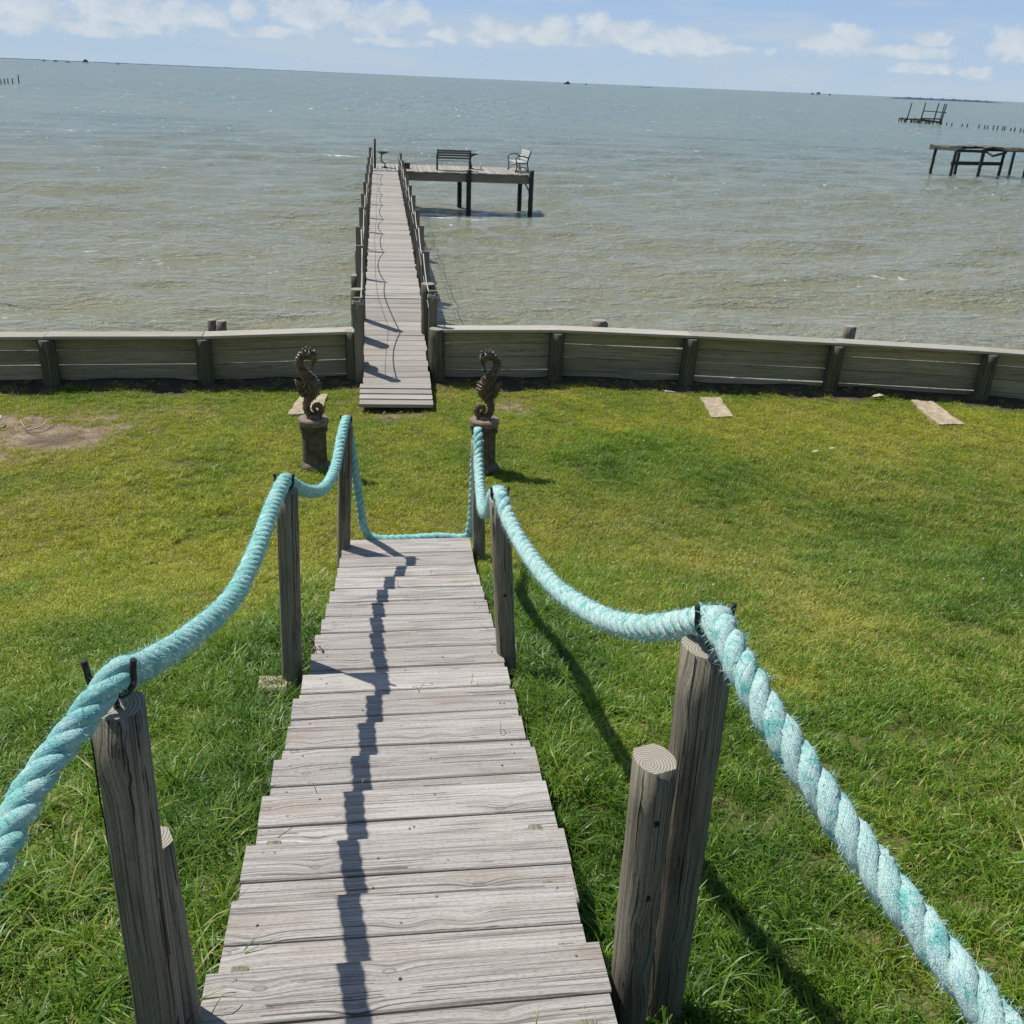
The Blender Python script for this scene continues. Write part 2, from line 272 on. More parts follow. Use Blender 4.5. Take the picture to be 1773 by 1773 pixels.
# ------------------------------------------------------------------ mesh helpers
class MB:
    def __init__(s): s.v = []; s.f = []; s.uv = []; s.r = []; s.m = []; s.sm = []
    def face(s, idx, uvs, r, mi=0, sm=False):
        s.f.append(idx); s.uv.append(uvs); s.r.append(r); s.m.append(mi); s.sm.append(sm)
    def beam(s, a, b, w, h, up=(0, 0, 1), rnd=None, mi=0, mend=None, ch=.003, jit=0.):
        """board from a to b, w across, h thick along up; grain runs a to b; edges chamfered"""
        a = Vector(a); b = Vector(b); d = (b-a); L = d.length; d.normalize(); up = Vector(up)
        sd_ = d.cross(up).normalized(); up = sd_.cross(d).normalized()
        r = random.random() if rnd is None else rnd
        hw, hh = w/2, h/2; c = min(ch, hw*.4, hh*.4)
        prof = [(-hw+c, -hh), (hw-c, -hh), (hw, -hh+c), (hw, hh-c), (hw-c, hh), (-hw+c, hh), (-hw, hh-c), (-hw, -hh+c)]
        s.sweep([(a, 0), (b, L)], prof, sd_, up, r, mi, mi if mend is None else mend)
    def sweep(s, secs, prof, sd_, up, r, mi, mend, smooth_=False, scales=None):
        n = len(prof); b0 = len(s.v)
        per = [0]
        for i in range(n):
            p, q = prof[i], prof[(i+1) % n]; per.append(per[-1]+math.hypot(q[0]-p[0], q[1]-p[1]))
        for k, (c, L) in enumerate(secs):
            sc = 1 if scales is None else scales[k]
            for (x, y) in prof: s.v.append(tuple(c + sd_*x*sc + up*y*sc))
        for k in range(len(secs)-1):
            for i in range(n):
                j = (i+1) % n; A = b0+k*n
                s.face([A+i, A+j, A+n+j, A+n+i], [(secs[k][1], per[i]), (secs[k][1], per[i+1]), (secs[k+1][1], per[i+1]), (secs[k+1][1], per[i])], r, mi, smooth_)
        s.face([b0+i for i in reversed(range(n))], [prof[i] for i in reversed(range(n))], r, mend)
        e = b0+(len(secs)-1)*n
        s.face([e+i for i in range(n)], [prof[i] for i in range(n)], r, mend)
    def post(s, a, b, prof, facing=(0, 1, 0), taper=1., mi=0, mend=1, rnd=None, wob=0.):
        a = Vector(a); b = Vector(b); d = (b-a); L = d.length; d.normalize(); f = Vector(facing)
        sd_ = f.cross(d).normalized(); up = d.cross(sd_).normalized()
        r = random.random() if rnd is None else rnd
        K = max(1, int(L/.12)) if wob else 1
        secs = []; scs = []
        for k in range(K+1):
            t = k/K; wv = 0 if k in (0, K) else 1
            secs.append((a+(b-a)*t + Vector((random.uniform(-wob, wob), random.uniform(-wob, wob), 0))*wv, L*t)); scs.append(1+(taper-1)*t + random.uniform(-wob, wob)*4*wv)
        s.sweep(secs, prof, sd_, up, r, mi, mend, True, scs)
    def tube(s, pts, rad, n=8, mi=0, rnd=0., caps=True):
        pts = [Vector(p) for p in pts]; K = len(pts); b0 = len(s.v)
        rad = rad if hasattr(rad, '__len__') else [rad]*K
        up = Vector((0, 0, 1)); L = 0; Ls = []
        for k in range(K):
            d = (pts[min(k+1, K-1)]-pts[max(k-1, 0)]).normalized()
            if k == 0:
                sd_ = d.cross(up); sd_ = sd_ if sd_.length > .05 else d.cross(Vector((0, 1, 0)))
            else: sd_ = sd_ - d*sd_.dot(d); L += (pts[k]-pts[k-1]).length
            sd_.normalize(); u2 = sd_.cross(d); Ls.append(L)
            for i in range(n):
                a = 2*math.pi*i/n; s.v.append(tuple(pts[k]+(sd_*math.cos(a)+u2*math.sin(a))*rad[k]))
        for k in range(K-1):
            for i in range(n):
                j = (i+1) % n; A = b0+k*n; c_ = 2*math.pi*rad[k]/n
                s.face([A+i, A+n+i, A+n+j, A+j], [(Ls[k], i*c_), (Ls[k+1], i*c_), (Ls[k+1], (i+1)*c_), (Ls[k], (i+1)*c_)], rnd, mi, True)
        if caps:
            s.face([b0+i for i in range(n)], [(0, 0)]*n, rnd, mi); e = b0+(K-1)*n
            s.face([e+i for i in reversed(range(n))], [(0, 0)]*n, rnd, mi)
    def lathe(s, c, prof, n=28, mi=0, fac=None, sm=True):
        """prof: (radius, z) from the bottom up"""
        b0 = len(s.v); K = len(prof)
        for k, (r, z) in enumerate(prof):
            for i in range(n):
                a = 2*math.pi*i/n; rr = r*(fac(a, k) if fac else 1)
                s.v.append((c[0]+rr*math.cos(a), c[1]+rr*math.sin(a), c[2]+z))
        for k in range(K-1):
            for i in range(n):
                j = (i+1) % n; A = b0+k*n; s.face([A+i, A+j, A+n+j, A+n+i], [(0, 0)]*4, .5, mi, sm)
        s.face([b0+i for i in reversed(range(n))], [(0, 0)]*n, .5, mi); e = b0+(K-1)*n
        s.face([e+i for i in range(n)], [(0, 0)]*n, .5, mi)
    def build(s, name, mats, parent=None, base=None):
        me = bpy.data.meshes.new(name)
        if not isinstance(mats, (list, tuple)): mats = [mats]
        org = Vector((0, 0, -OFF))
        if parent is not None:
            q = parent
            while q is not None: org += q.location; q = q.parent
        elif base is not None: org += Vector(base)+Vector((0, 0, OFF))
        me.from_pydata([(x-org[0], y-org[1], z-org[2]) for (x, y, z) in s.v], [], s.f)
        uvl = me.uv_layers.new(name='UVMap'); uvl.data.foreach_set('uv', [c for f in s.uv for p in f for c in p])
        at = me.attributes.new('rnd', 'FLOAT', 'FACE'); at.data.foreach_set('value', s.r)
        for q in mats: me.materials.append(q)
        me.polygons.foreach_set('material_index', [min(i, len(mats)-1) for i in s.m]); me.polygons.foreach_set('use_smooth', s.sm)
        me.update()
        o = bpy.data.objects.new(name, me); COL.objects.link(o)
        if parent is not None: o.parent = parent
        elif base is not None: o.location = Vector(base)+Vector((0, 0, OFF))
        return o
def tag(o, label=None, cat=None, group=None, kind=None):
    for k, v in (('label', label), ('category', cat), ('group', group), ('kind', kind)):
        if v: o[k] = v
    return o
def thing(name, base, label, cat, group=None):
    o = bpy.data.objects.new(name, None); COL.objects.link(o); o.location = Vector(base)+Vector((0, 0, OFF)); o.empty_display_size = .1
    return tag(o, label, cat, group)
def copy_tree(o, parent=None):
    c = o.copy(); COL.objects.link(c)
    if parent: c.parent = parent
    for ch in list(o.children): copy_tree(ch, c)
    return c
def ngon(r, n=14, rx=1., ry=1.): return [(r*rx*math.cos(2*math.pi*i/n), r*ry*math.sin(2*math.pi*i/n)) for i in range(n)]
def timber(hx, hy, n=7, flat=.62):
    """landscape timber: two sawn flats, two rounded faces"""
    f = hy*flat; pts = []
    a0 = math.asin(flat); R = hx
    for k in range(n+1):
        a = -math.pi/2*flat + math.pi*flat*k/n; pts.append((hx*math.cos(a)*1.0, hy*math.sin(a)/math.sin(math.pi/2*flat)))
    for k in range(n+1):
        a = math.pi - math.pi/2*flat + math.pi*flat*k/n; pts.append((hx*math.cos(a), hy*math.sin(a)/math.sin(math.pi/2*flat)))
    return pts
def catmull(P, step=.006):
    P = [Vector(p) for p in P]; P = [P[0]*2-P[1]]+P+[P[-1]*2-P[-2]]; out = []
    for i in range(1, len(P)-2):
        n = max(2, int((P[i+1]-P[i]).length/step))
        for k in range(n):
            t = k/n; a, b, c, d = P[i-1], P[i], P[i+1], P[i+2]
            out.append(.5*((2*b)+(c-a)*t+(2*a-5*b+4*c-d)*t*t+(3*b-a-3*c+d)*t**3))
    out.append(P[-2]); return out
ORD = ['first', 'second', 'third', 'fourth', 'fifth', 'sixth', 'seventh', 'eighth', 'ninth', 'tenth', 'eleventh', 'twelfth', 'thirteenth', 'fourteenth', 'fifteenth', 'sixteenth', 'seventeenth', 'eighteenth', 'nineteenth', 'twentieth']

# ------------------------------------------------------------------ ground
# line of the bulkhead (foot of the boards), west to east
WALL = [(-9.6, 11.15), (-7.6, 11.2), (-5.65, 11.26), (-3.83, 11.32), (-2.1, 11.40), (-.36, 11.50)]
WALR = [(.66, 11.53), (2.15, 11.50), (3.82, 11.32), (5.63, 11.06), (7.47, 10.69), (9.3, 10.2), (11.1, 9.6), (12.9, 8.9)]
_wx = [p[0] for p in WALL+WALR]; _wy = [p[1] for p in WALL+WALR]
def wall_y(x): return float(np.interp(x, _wx, _wy))
def gz(x, y):
    """ground height (relative to the eye)"""
    x = np.asarray(x, float); y = np.asarray(y, float)
    sl_ = -1.469-.2673*np.maximum(y, -3.5)-.20
    xs = np.abs(x-.08); sl_ = sl_ + .04*np.clip((xs-.45)/.25, 0, 1) - .17*np.clip((x-.42)/.12, 0, 1)*np.clip((1.6-x)/.7, 0, 1)*np.clip((2.6-y)/1.0, 0, 1)
    lw = -3.385-.022*(np.clip(y, 6, 11.6)-6.5)
    k = .12; h = np.clip(.5+.5*(sl_-lw)/k, 0, 1); z = lw*(1-h)+sl_*h+k*h*(1-h)
    wy = np.interp(x, _wx, _wy); z = z + .075*np.clip((y-(wy-.42))/.34, 0, 1)
    z = z + .012*np.sin(x*2.1+y*1.3)+.009*np.sin(x*4.7-y*3.1)+.006*np.sin(x*9.1+y*7.7)
    return z
BARE = [(-3.35, 9.50, .66, .44, 1.9), (-4.2, 8.95, .85, .34, 1.7), (-4.2, 9.95, 1.0, .36, 1.4), (-3.0, 10.1, .7, .2, .9), (-2.6, 10.3, 1.1, .25, .5), (-4.4, 8.2, .5, .2, .5), (.12, 10.15, .42, .28, .95), (1.45, 10.45, .30, .33, .95), (-.25, 10.6, .3, .2, .5),
        (-1.9, 8.6, .35, .1, .7), (-2.7, 7.9, .35, .12, .6), (-3.1, 7.6, .4, .12, .5), (.72, 11.0, .12, .25, .9), (3.3, 6.2, .35, .12, .25), (3.2, 4.1, .3, .12, .35), (4.3, 4.3, .5, .15, .25)]
def bare(x, y):
    x = np.asarray(x, float); y = np.asarray(y, float); b = np.zeros(np.broadcast(x, y).shape)
    w = .25*np.sin(x*7+1.3*np.sin(y*5))+.25*np.sin(y*11+x*3)
    for (a, c, rx, ry, s_) in BARE: b = np.maximum(b, s_*np.exp(-(((x-a)/rx)**2+((y-c)/ry)**2)**1.0*(1.1+w)))
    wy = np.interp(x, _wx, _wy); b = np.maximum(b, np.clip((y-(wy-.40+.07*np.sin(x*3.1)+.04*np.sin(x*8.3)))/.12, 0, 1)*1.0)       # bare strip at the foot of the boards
    hf = np.sin(x*23+2*np.sin(y*17))*np.sin(y*29+2*np.sin(x*13))+.6*np.sin(x*47+y*19)*np.sin(y*53-x*11)
    return np.clip(b*(1+.5*hf*(b < .98))-.06, 0, 1)
def grid_mesh(name, X, Y, Z, mat, attrs=(), sm=True, base=(0, 0, 0)):
    ny, nx = X.shape; v = np.stack([X-base[0], Y-base[1], Z+OFF-base[2]], -1).reshape(-1, 3)
    i = np.arange(ny*nx).reshape(ny, nx); q = np.stack([i[:-1, :-1], i[:-1, 1:], i[1:, 1:], i[1:, :-1]], -1).reshape(-1, 4)
    me = bpy.data.meshes.new(name); me.vertices.add(len(v)); me.vertices.foreach_set('co', v.ravel())
    me.loops.add(q.size); me.loops.foreach_set('vertex_index', q.ravel().astype(np.int32))
    me.polygons.add(len(q)); me.polygons.foreach_set('loop_start', np.arange(0, q.size, 4, dtype=np.int32))
    me.update(calc_edges=True); me.polygons.foreach_set('use_smooth', [sm]*len(q))
    for n_, a in attrs:
        at = me.attributes.new(n_, 'FLOAT', 'POINT'); at.data.foreach_set('value', np.asarray(a, float).ravel())
    me.materials.append(mat); me.update()
    o = bpy.data.objects.new(name, me); COL.objects.link(o); o.location = base; return o
xs = np.concatenate([np.linspace(-60, -10, 12)[:-1], np.linspace(-10, 13, 330), np.linspace(13, 70, 12)[1:]])
ts = np.linspace(0, 1, 300)
X = np.tile(xs, (len(ts), 1)); wy = np.interp(xs, _wx, _wy)+.03; Y = -6 + (wy[None, :]+6)*ts[:, None]
grid_mesh('lawn_ground', X, Y, gz(X, Y)-.0, M['ground'], [('bare', bare(X, Y)), ('mulch_shade', np.maximum(np.clip((Y-(wy[None, :]-.6))/.2, 0, 1), .8*np.exp(-((X+3.25)/.28)**2-((Y-9.42)/.2)**2)))])['kind'] = 'structure'  # soil strip along the wall darkened as bulkhead shade; the round patch is mulch

# ------------------------------------------------------------------ water
WL = -4.15
iy = np.linspace(1/9.5, 1/700, 620); ys = 1/iy; ys = np.concatenate([ys, [1000, 2000, 5000, 15000, 60000]])
u = np.linspace(-1.25, 1.25, 640); X = u[None, :]*(ys[:, None]+7)+.14*ys[:, None]; Y = np.tile(ys[:, None], (1, len(u)))
cell = np.maximum(np.gradient(ys), 2.5/640*(ys+7))[:, None]
Z = np.zeros_like(X)
for k in range(46):
    lam = .45*(7.5/.45)**(k/45.)*random.uniform(.9, 1.1); th = random.gauss(-.06, .38); kk = 2*math.pi/lam
    amp = .0085*lam**.95*(.75 if lam < 3 else .55)
    fade = np.clip((lam/cell-2.5)/3, 0, 1)
    ph = kk*(X*math.sin(th)+Y*math.cos(th))+random.uniform(0, 6.28)
    Z += .95*amp*fade*(np.sin(ph)+.22*np.cos(2*ph))
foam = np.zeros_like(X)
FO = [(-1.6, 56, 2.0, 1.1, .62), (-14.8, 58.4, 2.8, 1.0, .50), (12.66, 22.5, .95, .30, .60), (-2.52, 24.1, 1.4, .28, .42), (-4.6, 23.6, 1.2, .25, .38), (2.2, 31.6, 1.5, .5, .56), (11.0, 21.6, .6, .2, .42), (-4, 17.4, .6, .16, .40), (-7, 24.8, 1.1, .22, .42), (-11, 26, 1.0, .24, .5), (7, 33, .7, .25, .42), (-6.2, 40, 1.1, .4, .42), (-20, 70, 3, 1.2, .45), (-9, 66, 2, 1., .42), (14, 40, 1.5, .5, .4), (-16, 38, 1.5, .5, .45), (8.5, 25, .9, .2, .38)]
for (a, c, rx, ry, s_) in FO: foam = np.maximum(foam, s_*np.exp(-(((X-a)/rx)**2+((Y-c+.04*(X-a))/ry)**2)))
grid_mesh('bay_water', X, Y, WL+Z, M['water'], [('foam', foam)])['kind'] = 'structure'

# ------------------------------------------------------------------ bulkhead
bh = thing('bulkhead', (0, 11.5, -3.5), 'long weathered board bulkhead with round posts and pale cap, between lawn and bay', 'retaining wall')
def cap_z(x): return float(np.interp(x, [-9, -4.1, -2, -.4, .6, 2.1, 3.7, 5.5, 7.3, 13], [-2.885, -2.862, -2.864, -2.824, -2.80, -2.784, -2.797, -2.809, -2.81, -2.82]))
def bay(p, q, i):
    P = Vector((p[0], p[1]+.06, 0)); Q = Vector((q[0], q[1]+.06, 0)); d = (Q-P).normalized(); nrm = Vector((d.y, -d.x, 0))
    mb = MB(); zt0, zt1 = cap_z(p[0])-.035, cap_z(q[0])-.035
    for k in range(5):
        g = .004+ (random.random()**3)*.012; hgt = .165
        dz0 = k*.172+random.uniform(-.004, .004); dz1 = dz0+random.uniform(-.010, .010)
        a = P+Vector((0, 0, zt0-.09-dz0))+nrm*random.uniform(-.006, .006); b = Q+Vector((0, 0, zt1-.09-dz1))+nrm*random.uniform(-.006, .006)
        mb.beam(a, b, .045, hgt-g*.4, mi=0)
    mb.build('wall_panel', M['wall'], bh)
    cb2 = MB(); e = .004
    a = P+Vector((0, 0, cap_z(p[0])-.016+random.uniform(-.004, .006)))+nrm*.075+d*e; b = Q+Vector((0, 0, cap_z(q[0])-.016+random.uniform(-.004, .006)))+nrm*.075-d*e
    cb2.beam(a, b, .235, .034); cb2.build('cap_board', M['cap'], bh)
for L in (WALL, WALR):
    for i in range(len(L)-1): bay(L[i], L[i+1], i)
    for i, (x, y) in enumerate(L):
        mb = MB(); zt = cap_z(x)-.042; lean = random.uniform(-.02, .02)
        if (x, y) in ((-.36, 11.50), (.66, 11.53)): zt = cap_z(x)+.004
        mb.post((x+lean, y-.075, -4.0), (x, y-.075, zt), ngon(.098, 16), (0, 1, 0), .96, wob=.003)
        mb.build('wall_post', [M['pile'], M['end']], bh)
# stumps standing behind the wall
for (x, y, zt, r, lb, tl) in [(-2.09, 11.95, -2.83, .055, 'dark split stump behind the left part of the bulkhead', 0), (-1.965, 11.93, -2.835, .058, 'brown round stump beside the dark split one behind the left bulkhead', .02),
                          (2.80, 12.0, -2.80, .10, 'grey cracked stump behind the bulkhead, just right of the pier', .02), (6.12, 11.7, -2.775, .085, 'grey stump with a notched top behind the right part of the bulkhead', 0)]:
    mb = MB(); mb.post((x+.03, y, -4.6), (x, y, zt), ngon(r, 12, 1, .85), (0, 1, 0), .97, wob=.006)
    if r > .08: mb.post((x+.03+r*.7, y+.03, -4.6), (x+r*.7, y+.03, zt-.03), ngon(r*.6, 9, 1, .85), (0, 1, 0), .97, wob=.006)
    o = mb.build('piling', [M['rail'], M['end']], base=(x, y, -4.15)); tag(o, lb, 'piling', 'stumps behind the bulkhead')
# ------------------------------------------------------------------ concrete strips and litter on the lawn
def slab(name, pts, label, h=.03, wave=.012):
    cx = sum(p[0] for p in pts)/4; cy = sum(p[1] for p in pts)/4
    top = []
    n = 7
    for k in range(4):
        a, b = Vector(pts[k]), Vector(pts[(k+1) % 4])
        for j in range(n):
            q = a+(b-a)*(j/n); top.append((q.x+random.uniform(-wave, wave), q.y+random.uniform(-wave, wave)))
    mb = MB(); N_ = len(top)
    zz = [float(gz(x, y)) for x, y in top]
    for (x, y), z in zip(top, zz): mb.v.append((x, y, z-.05))
    for (x, y), z in zip(top, zz): mb.v.append((x, y, z+h))
    for i in range(N_):
        j = (i+1) % N_; mb.face([i, j, N_+j, N_+i], [(0, 0)]*4, .5)
    mb.face(list(range(N_, 2*N_)), [(0, 0)]*N_, .5)
    o = mb.build(name, M['concrete'], base=(cx, cy, float(gz(cx, cy)))); tag(o, label, 'concrete slab', 'concrete strips at the foot of the bulkhead'); return o
slab('concrete_slab', [(-1.06, 10.12), (-.70, 10.12), (-.66, 10.85), (-.97, 10.85)], 'cracked tan concrete slab in the grass behind the left seahorse pedestal', .032)
slab('concrete_slab', [(3.72, 9.95), (3.98, 9.95), (4.12, 10.78), (3.86, 10.78)], 'tan concrete strip in the grass at the bulkhead, nearer to the pier of the right two', .032)
slab('concrete_slab', [(6.34, 9.62), (6.62, 9.56), (6.78, 10.5), (6.50, 10.55)], 'tan concrete strip in the grass at the bulkhead, the one farthest right', .032)

# ------------------------------------------------------------------ stairs
st = thing('stairs', (.1, 3.6, -3.3), 'weathered grey wooden stairway going down the grassy slope towards the bay', 'stairs')
NY = [-.10, .19, .475, .76, 1.045, 1.33, 1.615, 1.888, 2.163, 2.469, 2.737, 3.023, 3.312, 3.587, 3.878, 4.162, 4.44, 4.733, 5.03, 5.33, 5.615, 5.905]
def nz(y): return -1.4691-.2673*y
def cx_(y): return .0259*y-.012
for k, y in enumerate(NY):
    tr = random.random()
    z = nz(y); c = cx_(y)+random.uniform(-.006, .006); hw = .457+random.uniform(-.006, .006); sk = random.uniform(-.006, .006)
    mb = MB()
    for j in range(2):
        yy = y-.071-j*.146; L0 = c-hw+random.uniform(-.006, .006); R0 = c+hw+random.uniform(-.006, .006)
        mb.beam((L0, yy+sk+random.uniform(-.002, .002), z-.019-j*.001), (R0, yy-sk, z-.019+random.uniform(-.002, .002)), .140, .038, ch=.004, rnd=tr+j*.021)
        for q_ in range(random.choice((2, 3, 4))):
            a_, b_ = c+random.choice((-.40, -.39, 0., .1, .39, .40))+random.uniform(-.02, .02), yy+random.choice((-.035, .035))+random.uniform(-.01, .01)
            mb.lathe((a_, b_, z-.0015), [(.0042, 0), (.0042, .002), (.0028, .0026)], 7, mi=1)
        if random.random() < .8:
            a_ = c+random.uniform(-.4, .4); mb.lathe((a_, yy+random.uniform(-.05, .05), z-.0012), [(.0045, 0), (.0045, .0014), (.003, .0016)], 7, mi=2)
    mb.build('tread', [M['tread'], M['nail'], M['black']], st)
# bottom landing of two broad planks
mb = MB()
for j in range(2):
    yy = 6.35-.112-j*.228; mb.beam((-.32, yy, -3.152), (.617, yy-.004, -3.150), .222, .042, ch=.004)
mb.build('landing', M['tread'], st)
for s_ in (-1, 1):
    mb = MB(); x0 = s_*.40; a = Vector((cx_(-.3)+x0, -.3, nz(-.3)-.15)); b = Vector((cx_(6.0)+x0, 6.0, nz(6.0)-.16))
    mb.beam(a, b, .045, .19); mb.build('stringer', M['post'], st)
    mb = MB(); mb.beam((.14+x0*1.02, 5.85, -3.24), (.15+x0*1.02, 6.34, -3.24), .045, .13); mb.build('landing_joist', M['post'], st)
# risers: narrow cleats in the dark under each tread
TP = timber(.049, .045)
def rail_post(bot, top, prof, face=(0, 1, 0), hook=None, rope_dir=None):
    mb = MB(); mb.post(bot, top, prof, face, .985, wob=.0012); p = mb.build('railing_post', [M['post'], M['end']], st)
    A_ = Vector(bot); Bv = Vector(top); f_ = Vector(face); d_ = (Bv-A_).normalized(); s2 = f_.cross(d_).normalized(); u2 = d_.cross(s2).normalized()
    cand = [(x, y) for (x, y) in prof if (s2*x+u2*y).y < -.012]
    for q_ in range(6 if len(cand) > 2 else 0):
        i0 = random.randrange(len(cand)-1); tt = random.random(); px_ = cand[i0][0]*(1-tt)+cand[i0+1][0]*tt; py_ = cand[i0][1]*(1-tt)+cand[i0+1][1]*tt
        t0 = random.choice((1.0, random.uniform(.45, .95))); Ln = random.uniform(.12, .5); n_ = 12; x_ = 0; c_ = []
        for k in range(n_+1):
            x_ = x_*.75+random.uniform(-.0022, .0022); c_.append(A_+(Bv-A_)*max(0, t0-Ln*k/n_)*.998+s2*(px_+x_)+u2*py_*.992)
        w_ = random.uniform(.0008, .0020); sb = MB(); sb.tube(c_, [max(.0004, w_*(1-abs(k/n_-.35)*1.3)) for k in range(n_+1)], 5); sb.build('split', M['black'], p)
    # bolt holes seen as dark recesses
    if hook:
        h = Vector(hook); d = Vector(rope_dir); sd_ = Vector((d.y, -d.x, 0)).normalized(); pts = []
        hb2 = MB(); r = .036
        pts.append(h+sd_*(r+.004)+Vector((0, 0, .038))); pts.append(h+sd_*(r+.001)+Vector((0, 0, .02)))
        for k in range(0, 9):
            a = math.pi*k/8; pts.append(h+sd_*r*math.cos(a)+Vector((0, 0, -r*math.sin(a))))
        pts.append(h-sd_*(r+.001)+Vector((0, 0, .02))); pts.append(h-sd_*(r+.004)+Vector((0, 0, .038)))
        hb2.tube(pts, .0058, 9); t = Vector(top); b_ = h+Vector((0, 0, -r)); hb2.tube([b_, (b_+t)/2+Vector((0, 0, -.006)), t+Vector((0, 0, -.02))], .006, 8)
        hb2.build('hook', M['black'], p)
    return p
def holes(p, lst):
    for (x, y, z, r) in lst:
        mb = MB(); mb.tube([(x, y-.0015, z), (x, y+.012, z)], r, 12); mb.build('bolt_hole', M['black'], p)
FLh = (-.462, 1.40, -.942); MLh = (-.425, 3.79, -1.590); BLh = (-.258, 6.19, -2.148)
FRh = (.662, 1.60, -.992); MRh = (.500, 3.80, -1.668); BRh = (.645, 6.2, -2.235)
p = rail_post((-.490, 1.42, -2.15), (-.466, 1.42, -1.008), timber(.044, .043), (.25, 1, 0), FLh, (.02, 1, 0))
rail_post((-.452, 1.50, -2.3), (-.468, 1.50, -1.39), timber(.036, .036), (.9, .4, 0))
rail_post((-.462, 3.82, -3.0), (-.420, 3.82, -1.640), timber(.046, .046), (.3, 1, 0), MLh, (.05, 1, 0))
holes(st, [(-.440, 3.7755, -2.23, .008), (-.441, 3.7755, -2.36, .006)])
rail_post((-.335, 6.24, -3.6), (-.262, 6.24, -2.205), timber(.050, .044), (.9, .2, 0), BLh, (.1, 1, 0))
rail_post((.686, 1.63, -2.6), (.670, 1.63, -1.068), timber(.054, .05), (-.45, 1, 0), FRh, (-.05, 1, 0))
rail_post((.571, 1.545, -2.5), (.554, 1.545, -1.292), timber(.043, .046), (-.3, 1, 0))
holes(st, [(.558, 1.4995, -1.43, .009), (.561, 1.4995, -1.645, .009)])
rail_post((.602, 3.83, -3.05), (.503, 3.83, -1.70), timber(.046, .046), (-.2, 1, 0), MRh, (-.06, 1, 0))
holes(st, [(.539, 3.7835, -2.17, .008)])
rail_post((.70, 6.25, -3.65), (.648, 6.25, -2.325), timber(.047, .044), (0, 1, 0), BRh, (.06, 1, 0))
def crack(a, b, n=14, w=.0028):
    mb = MB(); a = Vector(a); b = Vector(b); pts_ = []; x_ = 0
    for k in range(n+1):
        t = k/n; x_ = x_*.7+random.uniform(-.004, .004); pts_.append(a+(b-a)*t+Vector((x_, 0, 0)))
    mb.tube(pts_, [max(.0006, w*math.sin(math.pi*(k+.4)/(n+.8))) for k in range(n+1)], 5); mb.build('split', M['black'], st)
crack((-.424, 3.776, -1.70), (-.446, 3.776, -2.62))
crack((-.446, 1.3735, -1.03), (-.463, 1.3735, -1.32), w=.0016)
# stone block beside the left middle post
mb = MB(); mb.beam((-.60, 3.78, -2.66), (-.47, 3.78, -2.66), .12, .14, ch=.012); tag(mb.build('stone_block', M['brick'], base=(-.54, 3.78, -2.73)), 'small tan stone block in the grass beside the middle post on the left', 'stone block')

# ------------------------------------------------------------------ the rope: three strands laid right-handed
PATH = [(-.72, .50, -1.11), (-.587, .867, -1.076), (-.567, .963, -1.056), (-.558, 1.11, -1.034), (-.545, 1.235, -1.01), (-.505, 1.33, -.968), (-.456, 1.40, -.915), (-.456, 1.47, -.955), (-.455, 1.60, -1.04), (-.448, 1.955, -1.20), (-.444, 2.46, -1.39), (-.440, 2.93, -1.485),
        (-.44, 3.427, -1.546), (-.426, 3.79, -1.560), (-.418, 3.92, -1.635), (-.388, 4.372, -1.882), (-.345, 4.968, -2.125), (-.306, 5.497, -2.214), (-.282, 5.9, -2.165), (-.258, 6.19, -2.115), (-.247, 6.27, -2.24),
        (-.221, 6.31, -2.50), (-.190, 6.37, -2.81), (-.163, 6.41, -3.06), (-.09, 6.43, -3.16), (.134, 6.42, -3.165), (.395, 6.42, -3.155), (.55, 6.42, -3.17), (.615, 6.43, -3.15), (.636, 6.40, -2.98), (.640, 6.36, -2.752), (.640, 6.31, -2.46), (.645, 6.2, -2.232),
        (.632, 6.02, -2.37), (.613, 5.668, -2.44), (.586, 5.226, -2.385), (.552, 4.666, -2.144), (.525, 4.217, -1.854), (.50, 3.80, -1.652), (.514, 3.604, -1.692), (.54, 3.242, -1.666), (.572, 2.811, -1.581), (.605, 2.352, -1.42), (.629, 2.021, -1.262),
        (.646, 1.777, -1.105), (.660, 1.60, -.962), (.640, 1.49, -.935), (.667, 1.305, -1.004), (.755, 1.066, -1.111), (.825, .873, -1.17), (.863, .744, -1.195), (.90, .50, -1.19)]
def dip(p):
    z = p[2]
    for (h, dz_) in (((-.456, 1.40, -.915), .024), ((-.426, 3.79, -1.56), .027), ((-.258, 6.19, -2.115), .028), ((.50, 3.80, -1.652), .014), ((.66, 1.60, -.962), .028)):
        z -= dz_*math.exp(-(math.dist(p, h)/.17)**2)
    return (p[0], p[1], z)
PATH = [dip(p) for p in PATH]
pts = catmull(PATH, .0075)
PA = np.array([tuple(p) for p in pts])
seg = np.linalg.norm(np.diff(PA, axis=0), axis=1); S = np.concatenate([[0], np.cumsum(seg)])
T = np.gradient(PA, axis=0); T /= np.linalg.norm(T, axis=1)[:, None]
NN = np.zeros_like(PA); n0 = np.array([0, 0, 1.]); n0 -= T[0]*n0.dot(T[0]); n0 /= np.linalg.norm(n0); NN[0] = n0
for k in range(1, len(PA)):
    v = NN[k-1]-T[k]*NN[k-1].dot(T[k]); NN[k] = v/np.linalg.norm(v)
BB = np.cross(T, NN)
kmin = int(np.argmin(np.linalg.norm(PA-np.array([.64, 6.2, -2.24]), axis=1)))
worn = np.clip((np.arange(len(PA))-kmin)/60., 0, 1)*.68+.28
RR = .0325; rs = RR*.53; ro = RR*.52; pitch = .155
kf = int(np.argmin(np.linalg.norm(PA-np.array([-.448, 1.955, -1.20]), axis=1))); SLIM = np.interp(np.arange(len(PA)), [0, kf*.8, kf*1.8, kf*5, kf*6], [.78, .83, .92, .96, .95])
